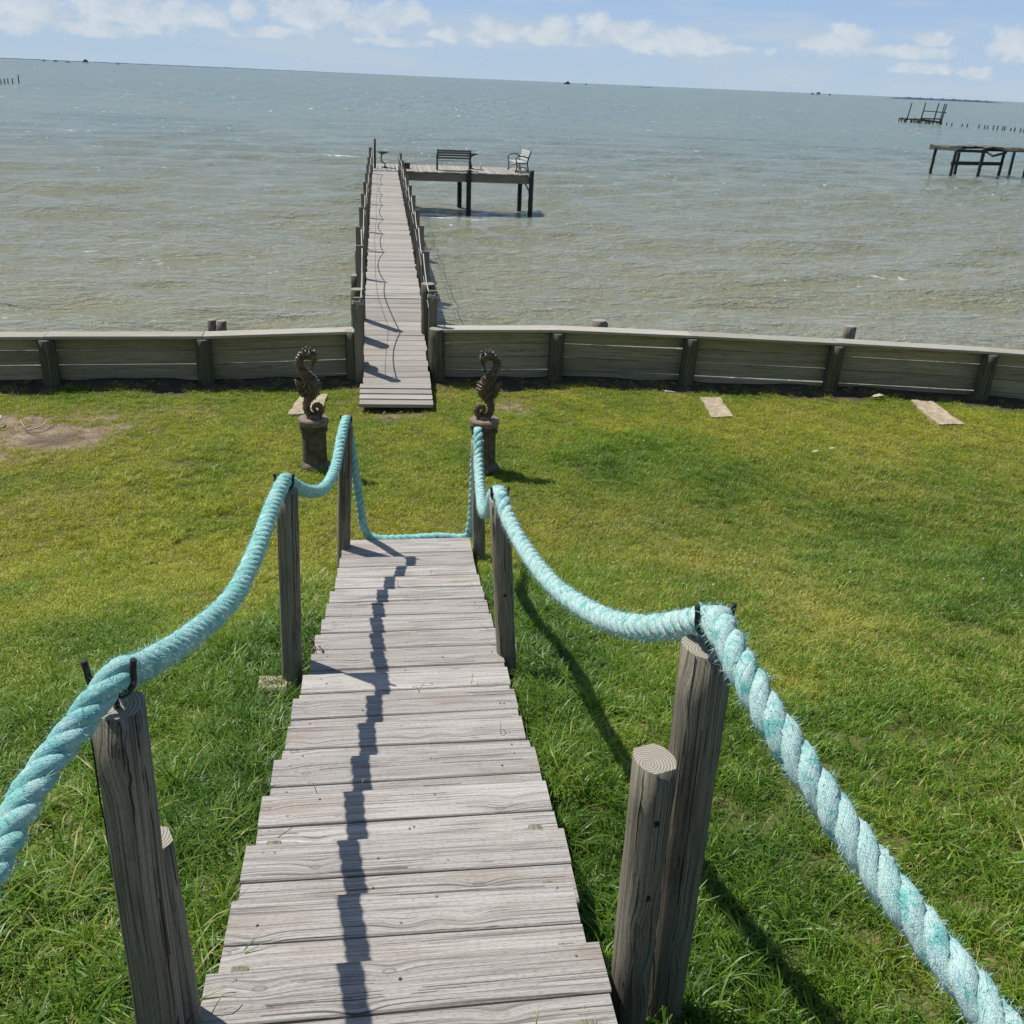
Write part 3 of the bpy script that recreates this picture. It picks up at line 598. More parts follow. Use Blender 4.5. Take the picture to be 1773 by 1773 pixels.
rope = thing('rope', (.1, 6.4, -3.2), 'thick aqua three strand rope draped over black hooks along both sides of the stairs', 'rope')
strand_pts = []
for q in range(3):
    a = 2*math.pi*S/pitch + q*2*math.pi/3
    Cc = PA + (ro*SLIM)[:, None]*(np.cos(a)[:, None]*NN + np.sin(a)[:, None]*BB)
    dC = np.gradient(Cc, axis=0); dC /= np.linalg.norm(dC, axis=1)[:, None]
    rad = np.cos(a)[:, None]*NN+np.sin(a)[:, None]*BB; rad -= dC*(rad*dC).sum(1)[:, None]; rad /= np.linalg.norm(rad, axis=1)[:, None]; b2 = np.cross(dC, rad)
    n = 12; ang = np.arange(n)*2*math.pi/n; K = len(Cc)
    rsv = rs*SLIM*(1+.05*np.sin(S*43+q)+.04*np.sin(S*97+q*2)+worn*.05*np.sin(S*61+q*4))
    V = Cc[:, None, :] + rsv[:, None, None]*1.0*(np.cos(ang)[None, :, None]*rad[:, None, :]*1.0 + np.sin(ang)[None, :, None]*b2[:, None, :]*1.12)*(1+(.012+.05*worn)[:, None]*rng.normal(0, 1, (K, n)))[:, :, None]
    mb = MB(); mb.v = [tuple(x) for x in V.reshape(-1, 3)]
    for k in range(K-1):
        w_ = float(worn[k])
        for i in range(n):
            j = (i+1) % n; u0, u1 = S[k], S[k+1]; v0 = i*rs*2*math.pi/n; v1 = (i+1)*rs*2*math.pi/n
            mb.face([k*n+i, k*n+j, (k+1)*n+j, (k+1)*n+i], [(u0, v0), (u0, v1), (u1, v1), (u1, v0)], w_, 0, True)
    mb.build('strand', M['rope'], rope); strand_pts.append((Cc, rad, b2, dC))
mb = MB(); tuft = (0, 0., 0)
for i in range(46000):
    q = random.randrange(3); Cc, rad, b2, dC = strand_pts[q]; k = random.randrange(len(Cc)-1); a = random.gauss(0, .9)
    nrm = math.cos(a)*rad[k]+math.sin(a)*b2[k]; p0 = Cc[k]+nrm*rs*1.0
    if random.random() < .006: tuft = (k, a, random.randint(5, 11))
    if i > 10 and tuft[2] > 0 and random.random() < .8: k, a = tuft[0], tuft[1]+random.gauss(0, .12); tuft = (tuft[0], tuft[1], tuft[2]-1); nrm = math.cos(a)*rad[k]+math.sin(a)*b2[k]; p0 = Cc[k]+nrm*rs*.95; long_ = True
    else: long_ = False
    L = random.uniform(.008, .026) if long_ else random.uniform(.003, .008)*(1+1.1*worn[k])
    d = nrm*random.uniform(.35, 1.)+dC[k]*random.uniform(-1, 1)*.9+np.cross(nrm, dC[k])*random.uniform(-.8, .8); d /= np.linalg.norm(d)
    w_ = np.cross(d, nrm+np.array([.01, .02, .03])); w_ /= np.linalg.norm(w_); w_ *= .0006 if long_ else .0004
    p1 = p0+d*L*.6; p2 = p1+(d+np.array([random.uniform(-.5, .5), random.uniform(-.5, .5), -.25]))*L*.4
    b0 = len(mb.v); mb.v += [tuple(p0-w_), tuple(p0+w_), tuple(p1+w_*.8), tuple(p1-w_*.8), tuple(p2)]; wr = 0. if long_ else float(worn[k])*.8
    mb.face([b0, b0+1, b0+2, b0+3], [(0, 0)]*4, wr); mb.face([b0+3, b0+2, b0+4], [(0, 0)]*3, wr)
tag(mb.build('loose_fibres', M['rope'], rope), kind='stuff')

# ------------------------------------------------------------------ seahorse statues on pedestals
def pedestal(x, y, z, label):
    t = thing('pedestal', (x, y, z), label, 'pedestal', 'seahorse pedestals')
    k = .115
    s_ = MB(); s_.lathe((x, y, z), [(k*1.02, .03), (k*1.0, .07), (k*.97, .36), (k*.97, .39)], 32); s_.build('shaft', M['stone'], t)
    s_ = MB(); s_.lathe((x, y, z), [(k*1.10, -.03), (k*1.28, .0), (k*1.30, .03), (k*1.16, .055), (k*1.04, .072), (k*1.0, .075)], 40, fac=lambda a, q: 1+.02*math.sin(a*20+q)*(1 if q in (1, 2) else 0)); s_.build('base_ring', M['stone'], t)
    s_ = MB()
    for i in range(34):
        a = 2*math.pi*i/34; c = Vector((x+k*1.03*math.cos(a), y+k*1.03*math.sin(a), z+.385)); d = Vector((-math.sin(a), math.cos(a), .8)).normalized()*.016
        s_.tube([c-d, c, c+d], [.009, .014, .009], 6)
        c.z = z+.425; s_.tube([c-d, c, c+d], [.008, .0135, .008], 6)
    s_.lathe((x, y, z), [(k*.98, .37), (k*1.02, .40), (k*1.0, .44)], 32); s_.build('rope_moulding', M['stone'], t)
    s_ = MB(); s_.lathe((x, y, z), [(k*1.14, .438), (k*1.25, .452), (k*1.25, .492), (k*1.17, .505)], 10, sm=False); s_.build('cap', M['stonetop'], t)
    return t
def seahorse(x, y, z, f, label):
    """f = +1: head and belly face +x, fin behind; -1 mirrored"""
    t = thing('seahorse_statue', (x, y, z), label, 'statue', 'seahorse statues')
    U = 1/1228.
    def P(px, py, dy=0): return Vector((x+f*(px-545)*U, y+dy, z+(930-py)*U*1.08))
    def spine_sweep(name, cl, ridge, n=18, spikes=True, flat=.82, seglen=.021):
        C = catmull([P(a, b) for a, b, r in cl], .004); rr = []
        L = [0]
        key = [0]; pts_ = [P(a, b) for a, b, r in cl]
        for i in range(1, len(pts_)): key.append(key[-1]+(pts_[i]-pts_[i-1]).length)
        for i in range(1, len(C)): L.append(L[-1]+(C[i]-C[i-1]).length)
        kk = np.interp(np.array(L)/L[-1], np.array(key)/key[-1], [r*U*1.03 for a, b, r in cl])
        mb = MB(); b0 = 0; K = len(C)
        for k in range(K):
            d = (C[min(k+1, K-1)]-C[max(k-1, 0)]).normalized(); nn = Vector((d.z, 0, -d.x)); bn = Vector((0, 1, 0))
            ph = (L[k]/seglen) % 1; rg = .94+ridge*(max(0, 1-abs(ph-.5)*5.0))
            for i in range(n):
                a = 2*math.pi*i/n
                # seven-sided bony plates: corners stand out on the ridges
                cor = abs(math.cos(a*3.5)); rr_ = kk[k]*(rg+(.11 if ph > .35 and ph < .65 else 0)*cor**4)
                q = C[k]+(nn*math.cos(a)+bn*math.sin(a)*flat)*rr_; mb.v.append(tuple(q))
        for k in range(K-1):
            for i in range(n):
                j = (i+1) % n; fc = [k*n+i, k*n+j, (k+1)*n+j, (k+1)*n+i]; mb.face(fc if f > 0 else fc[::-1], [(0, 0)]*4, .5, 0, False)
        mb.face(list(range(n)), [(0, 0)]*n, .5); mb.face([(K-1)*n+i for i in range(n)], [(0, 0)]*n, .5)
        return mb, C, kk, L
    body = [(560, 262, 40), (520, 243, 50), (465, 252, 46), (420, 300, 46), (412, 350, 46), (435, 405, 50), (475, 460, 60), (515, 510, 72), (543, 565, 86), (545, 625, 84), (520, 680, 66), (488, 730, 48), (468, 780, 42), (466, 830, 41), (485, 880, 40),
            (525, 905, 40), (580, 905, 37), (622, 872, 35), (630, 825, 33), (600, 790, 31), (560, 798, 28), (545, 830, 24), (562, 856, 20), (585, 850, 15)]
    mb, C, kk, L = spine_sweep('body', body, .11)
    # spikes down the back of the neck and round the belly
    for k in range(8, len(C)-2, 1):
        ph0 = int(L[k]/.021-.5); ph1 = int(L[k-1]/.021-.5)
        if ph0 != ph1 and ph0 % 2 == 0:
            d = (C[min(k+1, len(C)-1)]-C[k-1]).normalized(); nn = Vector((d.z, 0, -d.x))
            for s1, am in ((1, 1.), (-1, .9)):
                for by in (-.35,):
                    b_ = C[k]+nn*s1*kk[k]*.95+Vector((0, by*kk[k]*.8, 0)); mb.tube([b_, b_+(nn*s1*am+Vector((0, by*.6, 0)))*kk[k]*.24], [kk[k]*.17, kk[k]*.03], 5)
    mb.build('body', M['bronze'], t)
    # head with crown, snout and eye
    h = MB(); h.tube([P(500, 240), P(530, 252), P(562, 275), P(578, 305), P(570, 335)], [44*U, 52*U, 50*U, 40*U, 26*U], 14)
    h.tube([P(572, 315), P(560, 360), P(551, 395), P(546, 412)], [24*U, 16*U, 15*U, 20*U], 12)
    for (a, b, c, e) in [(470, 215, 450, 190), (505, 205, 492, 172), (540, 205, 540, 176), (575, 215, 600, 196), (600, 250, 625, 262), (430, 240, 402, 228), (396, 290, 366, 284), (585, 235, 612, 230)]:
        for dy in (-.012, .012): h.tube([P(a+(520-a)*.25, b+(250-b)*.25, dy), P(c, e, dy*1.6)], [13*U*1.3, 3*U], 6)
    h.build('head', M['bronze'], t)
    for sy in (-1, 1):
        e = MB(); c = P(566, 285, sy*.034)
        e.tube([c-Vector((0, sy*.006, 0)), c, c+Vector((0, sy*.006, 0)), c+Vector((0, sy*.009, 0))], [16*U, 17*U, 12*U, 4*U], 12); e.build('eye', M['bronze'], t)
    fn = MB()   # ribbed back fin
    n = 9; outer = [(345, 520), (350, 548), (356, 575), (360, 602), (366, 628), (374, 652), (384, 672), (398, 690), (415, 705)]; inner = [(455, 570), (455, 585), (455, 600), (455, 615), (456, 630), (458, 645), (462, 660), (466, 675), (470, 690)]
    for i in range(n):
        a, b = P(*inner[i]), P(*outer[i]); fn.tube([a, (a+b)/2, b], [9*U, 8*U, 4*U], 6)
        if i: 
            for yy in (-.003, .003):
                q = [P(*inner[i-1], yy), P(*outer[i-1], yy), P(*outer[i], yy), P(*inner[i], yy)]; b0 = len(fn.v)
                q[1] = q[0]+(q[1]-q[0])*.86; q[2] = q[3]+(q[2]-q[3])*.86
                fn.v += [tuple(z_) for z_ in q]; fn.face([b0, b0+1, b0+2, b0+3], [(0, 0)]*4, .5)
    fn.build('fin', M['bronze'], t)
    b = MB(); b.lathe((x+f*.0, y, z), [(.062, 0), (.066, .012), (.05, .03), (.03, .05)], 16, fac=lambda a, q: 1+.12*math.sin(a*3)); b.build('foot', M['bronze'], t)
    return t
PZ = float(gz(-.65, 8.5))
pedestal(-.655, 8.50, PZ, 'mottled brown column pedestal under the left seahorse, behind the rope')
seahorse(-.645, 8.50, PZ+.503, 1, 'bronze seahorse statue facing right on the left pedestal, its tail coiled')
PZ2 = float(gz(.93, 8.38))
pedestal(.93, 8.38, PZ2+.03, 'mottled brown column pedestal standing behind the right back stair post')
seahorse(.925, 8.38, PZ2+.533, -1, 'bronze seahorse statue facing left on the right pedestal, its tail coiled')

# ------------------------------------------------------------------ pier
pier = thing('pier', (.2, 12, -4.15), 'long narrow weathered wooden pier with corded rails and an L shaped end deck', 'pier')
DZ = -2.80
def edgeL(y): return -.235
def edgeR(y): return float(np.interp(y, [10.2, 11.5, 13, 17, 33], [.545, .52, .53, .56, .565]))
def dz(y): return float(np.interp(y, [10.15, 11.0, 12.0, 13.4, 60], [-3.40, -3.31, -3.12, -2.84, DZ]))
mb = MB(); y = 13.45
while y < 32.4:
    w = .140; mb.beam((edgeL(y)+random.uniform(-.012, .012), y, dz(y)-.019+random.uniform(-.004, .004)), (edgeR(y)+random.uniform(-.012, .012), y+random.uniform(-.006, .006), dz(y)-.019+random.uniform(-.004, .004)), w, .038); y += .148+ (.006 if random.random() < .15 else 0)
mb.build('walkway', M['deck'], pier)
mb = MB(); y = 10.86
while y < 13.4:
    slp = (dz(y+.05)-dz(y-.05))/.1
    mb.beam((edgeL(y)-.0+random.uniform(-.01, .01), y, dz(y)-.019), (edgeR(y)+.02+random.uniform(-.01, .01), y, dz(y)-.019+random.uniform(-.003, .003)), .140, .038, up=(0, -slp, 1)); y += .1455/math.sqrt(1+slp*slp)
mb.build('ramp', M['deck'], pier)
mb = MB()
for k in range(4):
    y = 10.27+k*.166; mb.beam((-.275, y+.02, -3.37+k*.012), (.55, y-.01, -3.37+k*.012), .155, .04)
mb.build('ramp_foot', M['deck'], pier)
for s_ in (-.20, .50):
    mb = MB(); mb.beam((s_, 10.9, -3.49), (s_, 13.4, -3.02), .045, .14); mb.beam((s_, 13.4, -2.95), (s_, 32.4, -2.93), .045, .20); mb.build('stringer', M['rail'], pier)
# end deck
mb = MB(); x = -.30
while x < 5.0:
    y0 = 32.45+random.uniform(-.04, .02); y1 = 34.95
    mb.beam((x, y0, DZ-.02+random.uniform(-.008, .008)), (x, y1+random.uniform(-.03, .03), DZ-.02), .135, .038); x += .146+(.012 if random.random() < .2 else 0)
mb.build('end_deck', M['deck'], pier)
for (y, z) in ((32.53, -2.97), (34.85, -2.97), (33.7, -2.96)):
    mb = MB(); mb.beam((.62 if y < 33 else -.3, y, z), (5.0, y, z-.01), .05, .24); mb.build('fascia_board', M['rail'], pier)
def pile(x, y, zt, r, mat='pile', zb=-5.2, lean=0.):
    mb = MB(); mb.post((x+lean, y, zb), (x, y, zt), ngon(r, 14), (0, 1, 0), .95, wob=.004); return mb.build('pile', [M[mat], M['end']], pier)
for (x, y, zt) in [(2.87, 32.44, -2.70), (4.93, 32.46, -2.66), (2.75, 34.75, -2.86), (4.88, 34.75, -2.86), (.66, 32.44, -2.62), (-.36, 34.7, -2.75), (.9, 34.8, -2.86)]: pile(x, y, zt, .082, 'wetpile')
mb = MB(); mb.beam((4.72, 32.62, -3.05), (4.93, 32.62, -3.4), .04, .12, up=(0, 1, 0)); mb.build('knee_brace', M['rail'], pier)
PL = [(11.3, -.285, -2.395, .05), (12.7, -.275, -2.023, .05), (14.75, -.321, -2.081, .05), (17.35, -.319, -2.113, .05), (19.5, -.325, -2.119, .05), (21.5, -.308, -2.10, .045), (23.9, -.30, -2.139, .045), (26.1, -.295, -2.125, .045), (28.6, -.29, -2.128, .045), (31.5, -.27, -2.107, .045)]
PR = [(11.6, .615, -2.365, .05), (13.0, .585, -2.128, .05), (15.0, .60, -2.077, .05), (17.35, .625, -2.133, .05), (19.5, .63, -2.127, .05), (21.5, .625, -2.146, .045), (23.9, .625, -2.178, .045), (26.1, .625, -2.183, .045), (28.6, .635, -2.192, .045), (31.5, .63, -2.198, .045)]
for side, L in ((-1, PL), (1, PR)):
    for i, (y, x, zt, hw) in enumerate(L):
        mb = MB(); mb.beam((x+random.uniform(-.02, .02)-side*.0, y, dz(y)-.45), (x, y, zt), .105, .04 if i > 1 else .05, up=(0, 1, 0)); mb.build('railing_post', M['rail'], pier)
        if i > 0 and i < len(L)-1:
            yy = y+.18; pile(x+side*.07, yy, dz(yy)-.02+random.uniform(-.1, .06), .085, 'wetpile' if i > 2 else 'pile')
pile(-.315, 12.15, -2.47, .085, 'pile'); pile(.585, 12.3, -2.42, .09, 'pile')
def cord(p, q, sag, r=.008, out=0.):
    P_, Q_ = Vector(p), Vector(q); return [P_+(Q_-P_)*t+Vector((out*4*t*(1-t), 0, -sag*4*t*(1-t))) for t in [k/10 for k in range(11)]]
for side, L in ((-1, PL), (1, PR)):
    for dzp, sg in ((.03, .17), (.32, .03)):
        mb = MB()
        for i in range(len(L)-1):
            a, b = L[i], L[i+1]; mb.tube(cord((a[1]-side*.03, a[0]-.035, a[2]-dzp), (b[1]-side*.03, b[0]-.035, b[2]-dzp), sg*random.uniform(.6, 1.3)), .008 if dzp < .1 else .0035, 6)
        mb.build('rail_cord', M['cord'], pier)
for (x, y, z) in [(-.285, 11.3, -2.44), (.615, 11.6, -2.42)]:
    mb = MB()
    for k in range(3):
        r = .066; pts_ = [(x+r*math.cos(a)*1.0, y+.045*math.sin(a), z-.014*k+.006*math.sin(2*a)) for a in [2*math.pi*i/12 for i in range(13)]]; mb.tube(pts_, .006, 6)
    mb.tube([(x, y-.05, z-.02), (x+.03, y-.06, z+.03)], .005, 5); mb.tube([(x, y-.05, z-.02), (x-.02, y-.06, z-.08)], .005, 5)
    mb.build('cord_knot', M['cord'], pier)
# tall pole at the far left corner
mb = MB(); mb.tube([(-.165, 33.0, -3.2), (-.15, 33.0, -1.90)], .035, 10); mb.tube([(-.30, 33.3, -3.2), (-.30, 33.3, -2.18)], .05, 10); mb.build('corner_pole', M['wetpile'], pier)
# ------------------------------------------------------------------ things on the pier
def bench(x, y, z, rz, label, pale):
    """origin between the feet; the sitter faces local -y... back stands at +y"""
    t = thing('bench', (0, 0, -OFF), label, 'bench', 'benches on the end deck of the pier')
    w = .60; sl = M['bench_pale'] if pale else M['bench_wood']
    for s_ in (-1, 1):
        m_ = MB(); X_ = s_*w
        m_.tube([(X_, .24, -OFF+0), (X_, .17, -OFF+.38), (X_, .22, -OFF+.60), (X_, .30, -OFF+.86)], .024, 8)
        m_.tube([(X_, -.26, -OFF), (X_, -.22, -OFF+.25), (X_, -.24, -OFF+.42), (X_, -.27, -OFF+.55), (X_, -.18, -OFF+.64), (X_, .02, -OFF+.66), (X_, .22, -OFF+.58)], .022, 8)
        m_.tube([(X_, -.24, -OFF+.38), (X_, 0, -OFF+.36), (X_, .18, -OFF+.38)], .02, 8); m_.tube([(X_, -.22, -OFF+.03), (X_, -.1, -OFF+.22), (X_, .1, -OFF+.22), (X_, .2, -OFF+.05)], .016, 8)
        m_.build('side_frame', M['bench_metal'], t)
    m_ = MB()
    for k in range(5): m_.beam((-w+.02, -.22+k*.095, -OFF+.405), (w-.02, -.22+k*.095, -OFF+.405), .075, .022)
    m_.build('seat', sl, t)
    m_ = MB()
    for (yy, zz) in ((.205, .52), (.235, .63), (.262, .73), (.288, .82)): m_.beam((-w+.02, yy-.02, -OFF+zz), (w-.02, yy-.02, -OFF+zz), .02, .082, up=(0, .28, 1))
    m_.build('backrest', sl, t)
    t.location = (x, y, z+OFF); t.rotation_euler = (0, 0, rz); t.scale = (.90, .9, .76 if not pale else .8); return t
bench(2.41, 33.15, DZ+.002, math.pi, 'dark slatted garden bench seen from behind at the middle of the pier end deck', False)
bench(4.62, 33.45, DZ+.002, -math.pi/2+.12, 'pale slatted garden bench with curved arms, side-on at the far right corner of the pier', True)
def stool(x, y, z, label, bent):
    t = thing('fishing_stool', (x, y, z), label, 'stool', 'stools on the pier')
    m_ = MB(); m_.tube([(x+.10*bent, y, z), (x+.13*bent, y, z+.12), (x, y, z+.18), (x-.02, y, z+.30), (x+.02, y, z+.42)], .022, 8); m_.lathe((x+.10*bent, y, z), [(.11, 0), (.10, .02), (.03, .04)], 14); m_.build('stem', M['bench_metal'], t)
    m_ = MB(); m_.lathe((x+.02, y, z+.40), [(.04, 0), (.11, .04), (.20, .075), (.205, .095), (.13, .07), (.02, .05)], 20, fac=lambda a, q: 1+.15*math.cos(a)); m_.build('seat', M['bench_metal'], t)
stool(.06, 33.5, DZ, 'dark dish-shaped seat on a bent stem at the far left corner of the pier', .9)
stool(3.05, 33.9, DZ, 'dark dish-shaped seat partly behind the slatted bench on the pier', .2)
m_ = MB(); m_.lathe((3.42, 34.1, DZ), [(.035, 0), (.035, .13), (.018, .16), (.018, .19)], 14); tag(m_.build('bottle', M['white'], base=(3.42, 34.1, DZ)), 'small white bottle standing on the end deck between the benches', 'bottle')
m_ = MB(); m_.beam((.72, 33.3, DZ+.08), (.98, 33.3, DZ+.08), .18, .15, ch=.02); m_.beam((.71, 33.3, DZ+.17), (.99, 33.3, DZ+.17), .20, .03); tag(m_.build('tackle_box', M['bench_metal'], base=(.85, 33.3, DZ)), 'low dark box on the end deck where it meets the walkway', 'box')

# ------------------------------------------------------------------ ruined dock to the right
rd = thing('ruined_dock', (36, 56, WL), 'ruined dock on dark piles with sagging deck remains, out in the water to the right', 'dock')
def rp(x, y, zt, lean=0, r=.092):
    mb = MB(); mb.post((x-lean, y, -5.5), (x, y, zt), ngon(r, 10), (0, 1, 0), .95, wob=.008); mb.build('pile', [M['wetpile'], M['end']], rd)
for a in [(33.3, 57.3, -2.72, .1), (33.25, 55.0, -2.65, .1), (34.85, 57.3, -2.9, .0), (35.15, 55.3, -2.55, .05), (36.65, 57.6, -2.8, .1), (37.35, 56.6, -2.50, .1), (39.05, 58.2, -2.8, .0), (38.7, 56.2, -2.6, .0), (41.3, 57.5, -2.6, .1), (43.2, 55.9, -2.6, 0)]: rp(a[0]+(1.9 if False else 0), a[1], a[2], a[3])
def rb(a, b, w, h, mat='wetpile'): mb = MB(); mb.beam(a, b, w, h); mb.build('beam', M[mat], rd)
rb((33.1, 55.0, -3.75+.35), (37.3, 56.6, -3.45), .08, .20); rb((32.9, 57.4, -2.66), (35.0, 57.0, -2.70), .06, .30, 'cap'); rb((34.7, 56.9, -2.63), (38.2, 57.6, -2.58), .1, .12)
rb((33.3, 55.2, -2.72), (35.4, 55.3, -2.72), .1, .16); rb((35.2, 55.5, -2.66), (36.2, 56.0, -2.96), .08, .10, 'cap'); rb((36.2, 56, -3.0), (37.4, 56.5, -2.8), .08, .12); rb((37.2, 56.5, -2.60), (43.5, 56.3, -2.55), .08, .22, 'cap'); rb((36.6, 57.5, -2.74), (43.5, 57.9, -2.72), .1, .14)
mb = MB()
for k in range(34):
    x = 33.0+k*.31
    if random.random() < .25: continue
    mb.beam((x, 55.0+random.uniform(0, .8), -2.52+random.uniform(-.03, .06)), (x+.1, 57.6-random.uniform(0, .7), -2.52+random.uniform(-.05, .06)), .2, .04)
mb.build('deck_remnant', M['rail'], rd)
# far frame on piles
rf = thing('ruined_boat_lift', (98, 173, WL), 'far frame of tall dark poles above a low broken dock, right of the pier', 'boat lift ruin')
def fp(x, y, zt, lean, r=.12):
    mb = MB(); mb.post((x-lean, y, -5), (x, y, zt), ngon(r, 8), (0, 1, 0), .9); mb.build('pole', [M['wetpile'], M['wetpile']], rf)
for a in [(102.3, 188, -.9, .5), (95.9, 171.5, -.75, .4), (98.8, 172.2, -.75, .4), (100.2, 172.6, -.8, .4), (98.0, 168.2, -.85, .5)]: fp(*a)
def fb(a, b, w, h): mb = MB(); mb.beam(a, b, w, h); mb.build('beam', M['wetpile'], rf)
fb((95.9, 171.5, -2.1), (98.4, 168.4, -2.2), .12, .14); fb((95.8, 171.5, -3.35), (100, 172.5, -3.35), .15, .2); fb((93.7, 175.5, -3.6), (96.5, 172, -3.6), .2, .25); fb((96, 172, -3.6), (98, 168.9, -3.8), .3, .3)
for k in range(22):
    t_ = k/21.; x = 93.7+4.6*t_+random.uniform(-.2, .2); y = 175.5-6*t_+random.uniform(-1, 1); fp(x, y, random.uniform(-3.75, -3.3), .03, .12)
# rows of stubs: every one stands alone in the water
pr = MB(); pr.post((0, 0, -5), (0.05, 0, -3.62), ngon(.10, 8), (0, 1, 0), .93); proto = None
SX = [(0, 1638), (8, 1647), (26, 1665), (36, 1674), (55, 1694), (65, 1704), (70, 1709), (80, 1719), (88, 1726), (96, 1735), (100, 1739), (110, 1749), (117, 1756), (127, 1766), (133, 1772)]
for i, (_, px) in enumerate(SX):
    t_ = (px-1638)/135.; yb = 217+12*t_+random.uniform(-.4, .4)
    q = F_+R_*((px-886.5)/1638)+D_*((yb-886.5)/1638); q = q*(WL/q.z)      # where its foot meets the water
    if proto is None:
        proto = pr.build('piling', [M['wetpile']], base=(0, 0, 0)); o = proto
    else: o = proto.copy(); COL.objects.link(o)
    o.location = (q.x, q.y, OFF-.0+0); o.scale = (1, 1, random.uniform(.99, 1.01)); o.location.z = OFF+random.uniform(-.12, .10)
    tag(o, 'dark stub in the far row, ' + ('closest to the tall pole frame' if i == 0 else ORD[i]+' counted from the tall pole frame'), 'piling', 'row of piling stubs on the right')
for i, (px, yb, zt) in enumerate([(2, 146, .25), (8, 145.5, .3), (14, 145, .35), (22, 145, .4), (33, 145, .9)]):
    q = F_+R_*((px-886.5)/1638)+D_*((yb-886.5)/1638); q = q*(WL/q.z)
    o = proto.copy(); COL.objects.link(o); o.location = (q.x, q.y, OFF+zt); 
    tag(o, ['dark piling in the far cluster on the left, at the picture edge', 'dark piling in the far left cluster, second from the edge', 'dark piling in the middle of the far left cluster', 'dark piling in the far left cluster beside the tallest', 'tallest dark piling, at the right end of the far left cluster'][i], 'piling', 'cluster of pilings on the left')
# ------------------------------------------------------------------ horizon: low shores, vessels, platforms
def hpos(px, py, dist): 
    q = F_+R_*((px-886.5)/1638)+D_*((py-886.5)/1638); q = q*(dist/math.hypot(q.x, q.y)); return q
def shore(name, p0, p1, y0, y1, dist, h, label, mat, n=60, taper=True):
    mb = MB(); top = []
    for k in range(n+1):
        t = k/n; q = hpos(p0+(p1-p0)*t, y0+(y1-y0)*t, dist); hh = h*(.75+.25*math.sin(k*1.7)*math.sin(k*.6)+random.uniform(-.1, .1))*(min(1, 6*t, 6*(1-t)) if taper else min(1, 3*(1-t))); top.append((q.x, q.y, hh))
    for k, (x, y, hh) in enumerate(top):
        for (s_, z) in ((1.0, WL-1), (1.0, WL+max(hh, .2)), (1.04, WL+max(hh, .2)*1.1), (1.05, WL-1)): mb.v.append((x*s_, y*s_, z))
    for k in range(n):
        for j in range(3): a = k*4+j; mb.face([a, a+4, a+5, a+1], [(0, 0)]*4, .5, 0, True)
    o = mb.build(name, mat); o['kind'] = 'structure'; return o
shore('far_shore', 1530, 1742, 172, 176.5, 2600, 5.0, '', M['farland'])
shore('far_shore', -260, 760, 88.5, 133, 9000, 6, '', M['farland_haze'], 160, False)
def platform(px, w, h, label, group, dist=2600, legs=True, white=False, wide=0):
    q = hpos(px, 100+.0434*px, dist); x, y = q.x, q.y; k = dist/1638.
    mt = M['farwhite'] if white else M['far']; d = Vector((y, -x, 0)).normalized()
    t = thing('offshore_platform' if not white else 'boat', (x, y, WL), label, 'platform' if not white else 'boat', group)
    W_ = w*k; H_ = h*k; c = Vector((x, y, WL))
    mb = MB()
    if legs:
        for s_ in (-.35, 0, .35): mb.beam(c+d*W_*s_, c+d*W_*s_+Vector((0, 0, H_*.5)), W_*.10, W_*.10, up=(1, 0, 0))
        mb.build('legs', mt, t); mb = MB()
        mb.beam(c-d*W_*.5+Vector((0, 0, H_*.6)), c+d*W_*.5+Vector((0, 0, H_*.6)), W_*.5, H_*.30); mb.beam(c-d*W_*.2+Vector((0, 0, H_*.86)), c+d*W_*.25+Vector((0, 0, H_*.86)), W_*.3, H_*.24); mb.build('cabin', mt, t)
    else:
        mb.beam(c-d*W_*.5+Vector((0, 0, H_*.15)), c+d*W_*.5+Vector((0, 0, H_*.15)), W_*.3, H_*.5); mb.build('hull', mt, t); mb = MB()
        mb.beam(c-d*W_*.1+Vector((0, 0, H_*.5)), c+d*W_*.3+Vector((0, 0, H_*.5)), W_*.2, H_*.5); mb.build('cabin', mt, t)
for px, w, h, lb in [(76, 4, 2.2, 'tiny dark platform on the horizon, left of the pair near the left edge'), (96, 5, 2.5, 'tiny dark platform on the horizon, between two others at the left'), (117, 7, 1.6, 'low wide dark platform on the horizon at the left'),
                     (148, 7, 5.5, 'largest dark platform on the horizon at the left, with a box cabin on legs'), (204, 4, 1.8, 'small dark platform on the horizon, rightmost of the left group')]: platform(px, w, h, lb, 'platforms on the horizon at the left')
platform(982, 9, 5.5, 'dark workboat on the horizon above the pier benches', 'vessels on the horizon', legs=False)
platform(1015, 3, 2, 'tiny dark speck of a boat just right of the workboat on the horizon', 'vessels on the horizon', legs=False)
platform(1118, 22, 3, 'long white vessel on the horizon, right of the workboat', 'vessels on the horizon', legs=False, white=True)
for px, w, h, lb in [(1407, 4, 3.2, 'small dark platform on the horizon at the right, left of its larger twin'), (1417, 6, 4.5, 'dark platform with a cabin on the horizon at the right, the largest of three'), (1437, 4, 2.2, 'small dark platform on the horizon at the right, right of the largest')]: platform(px, w, h, lb, 'platforms on the horizon at the right')

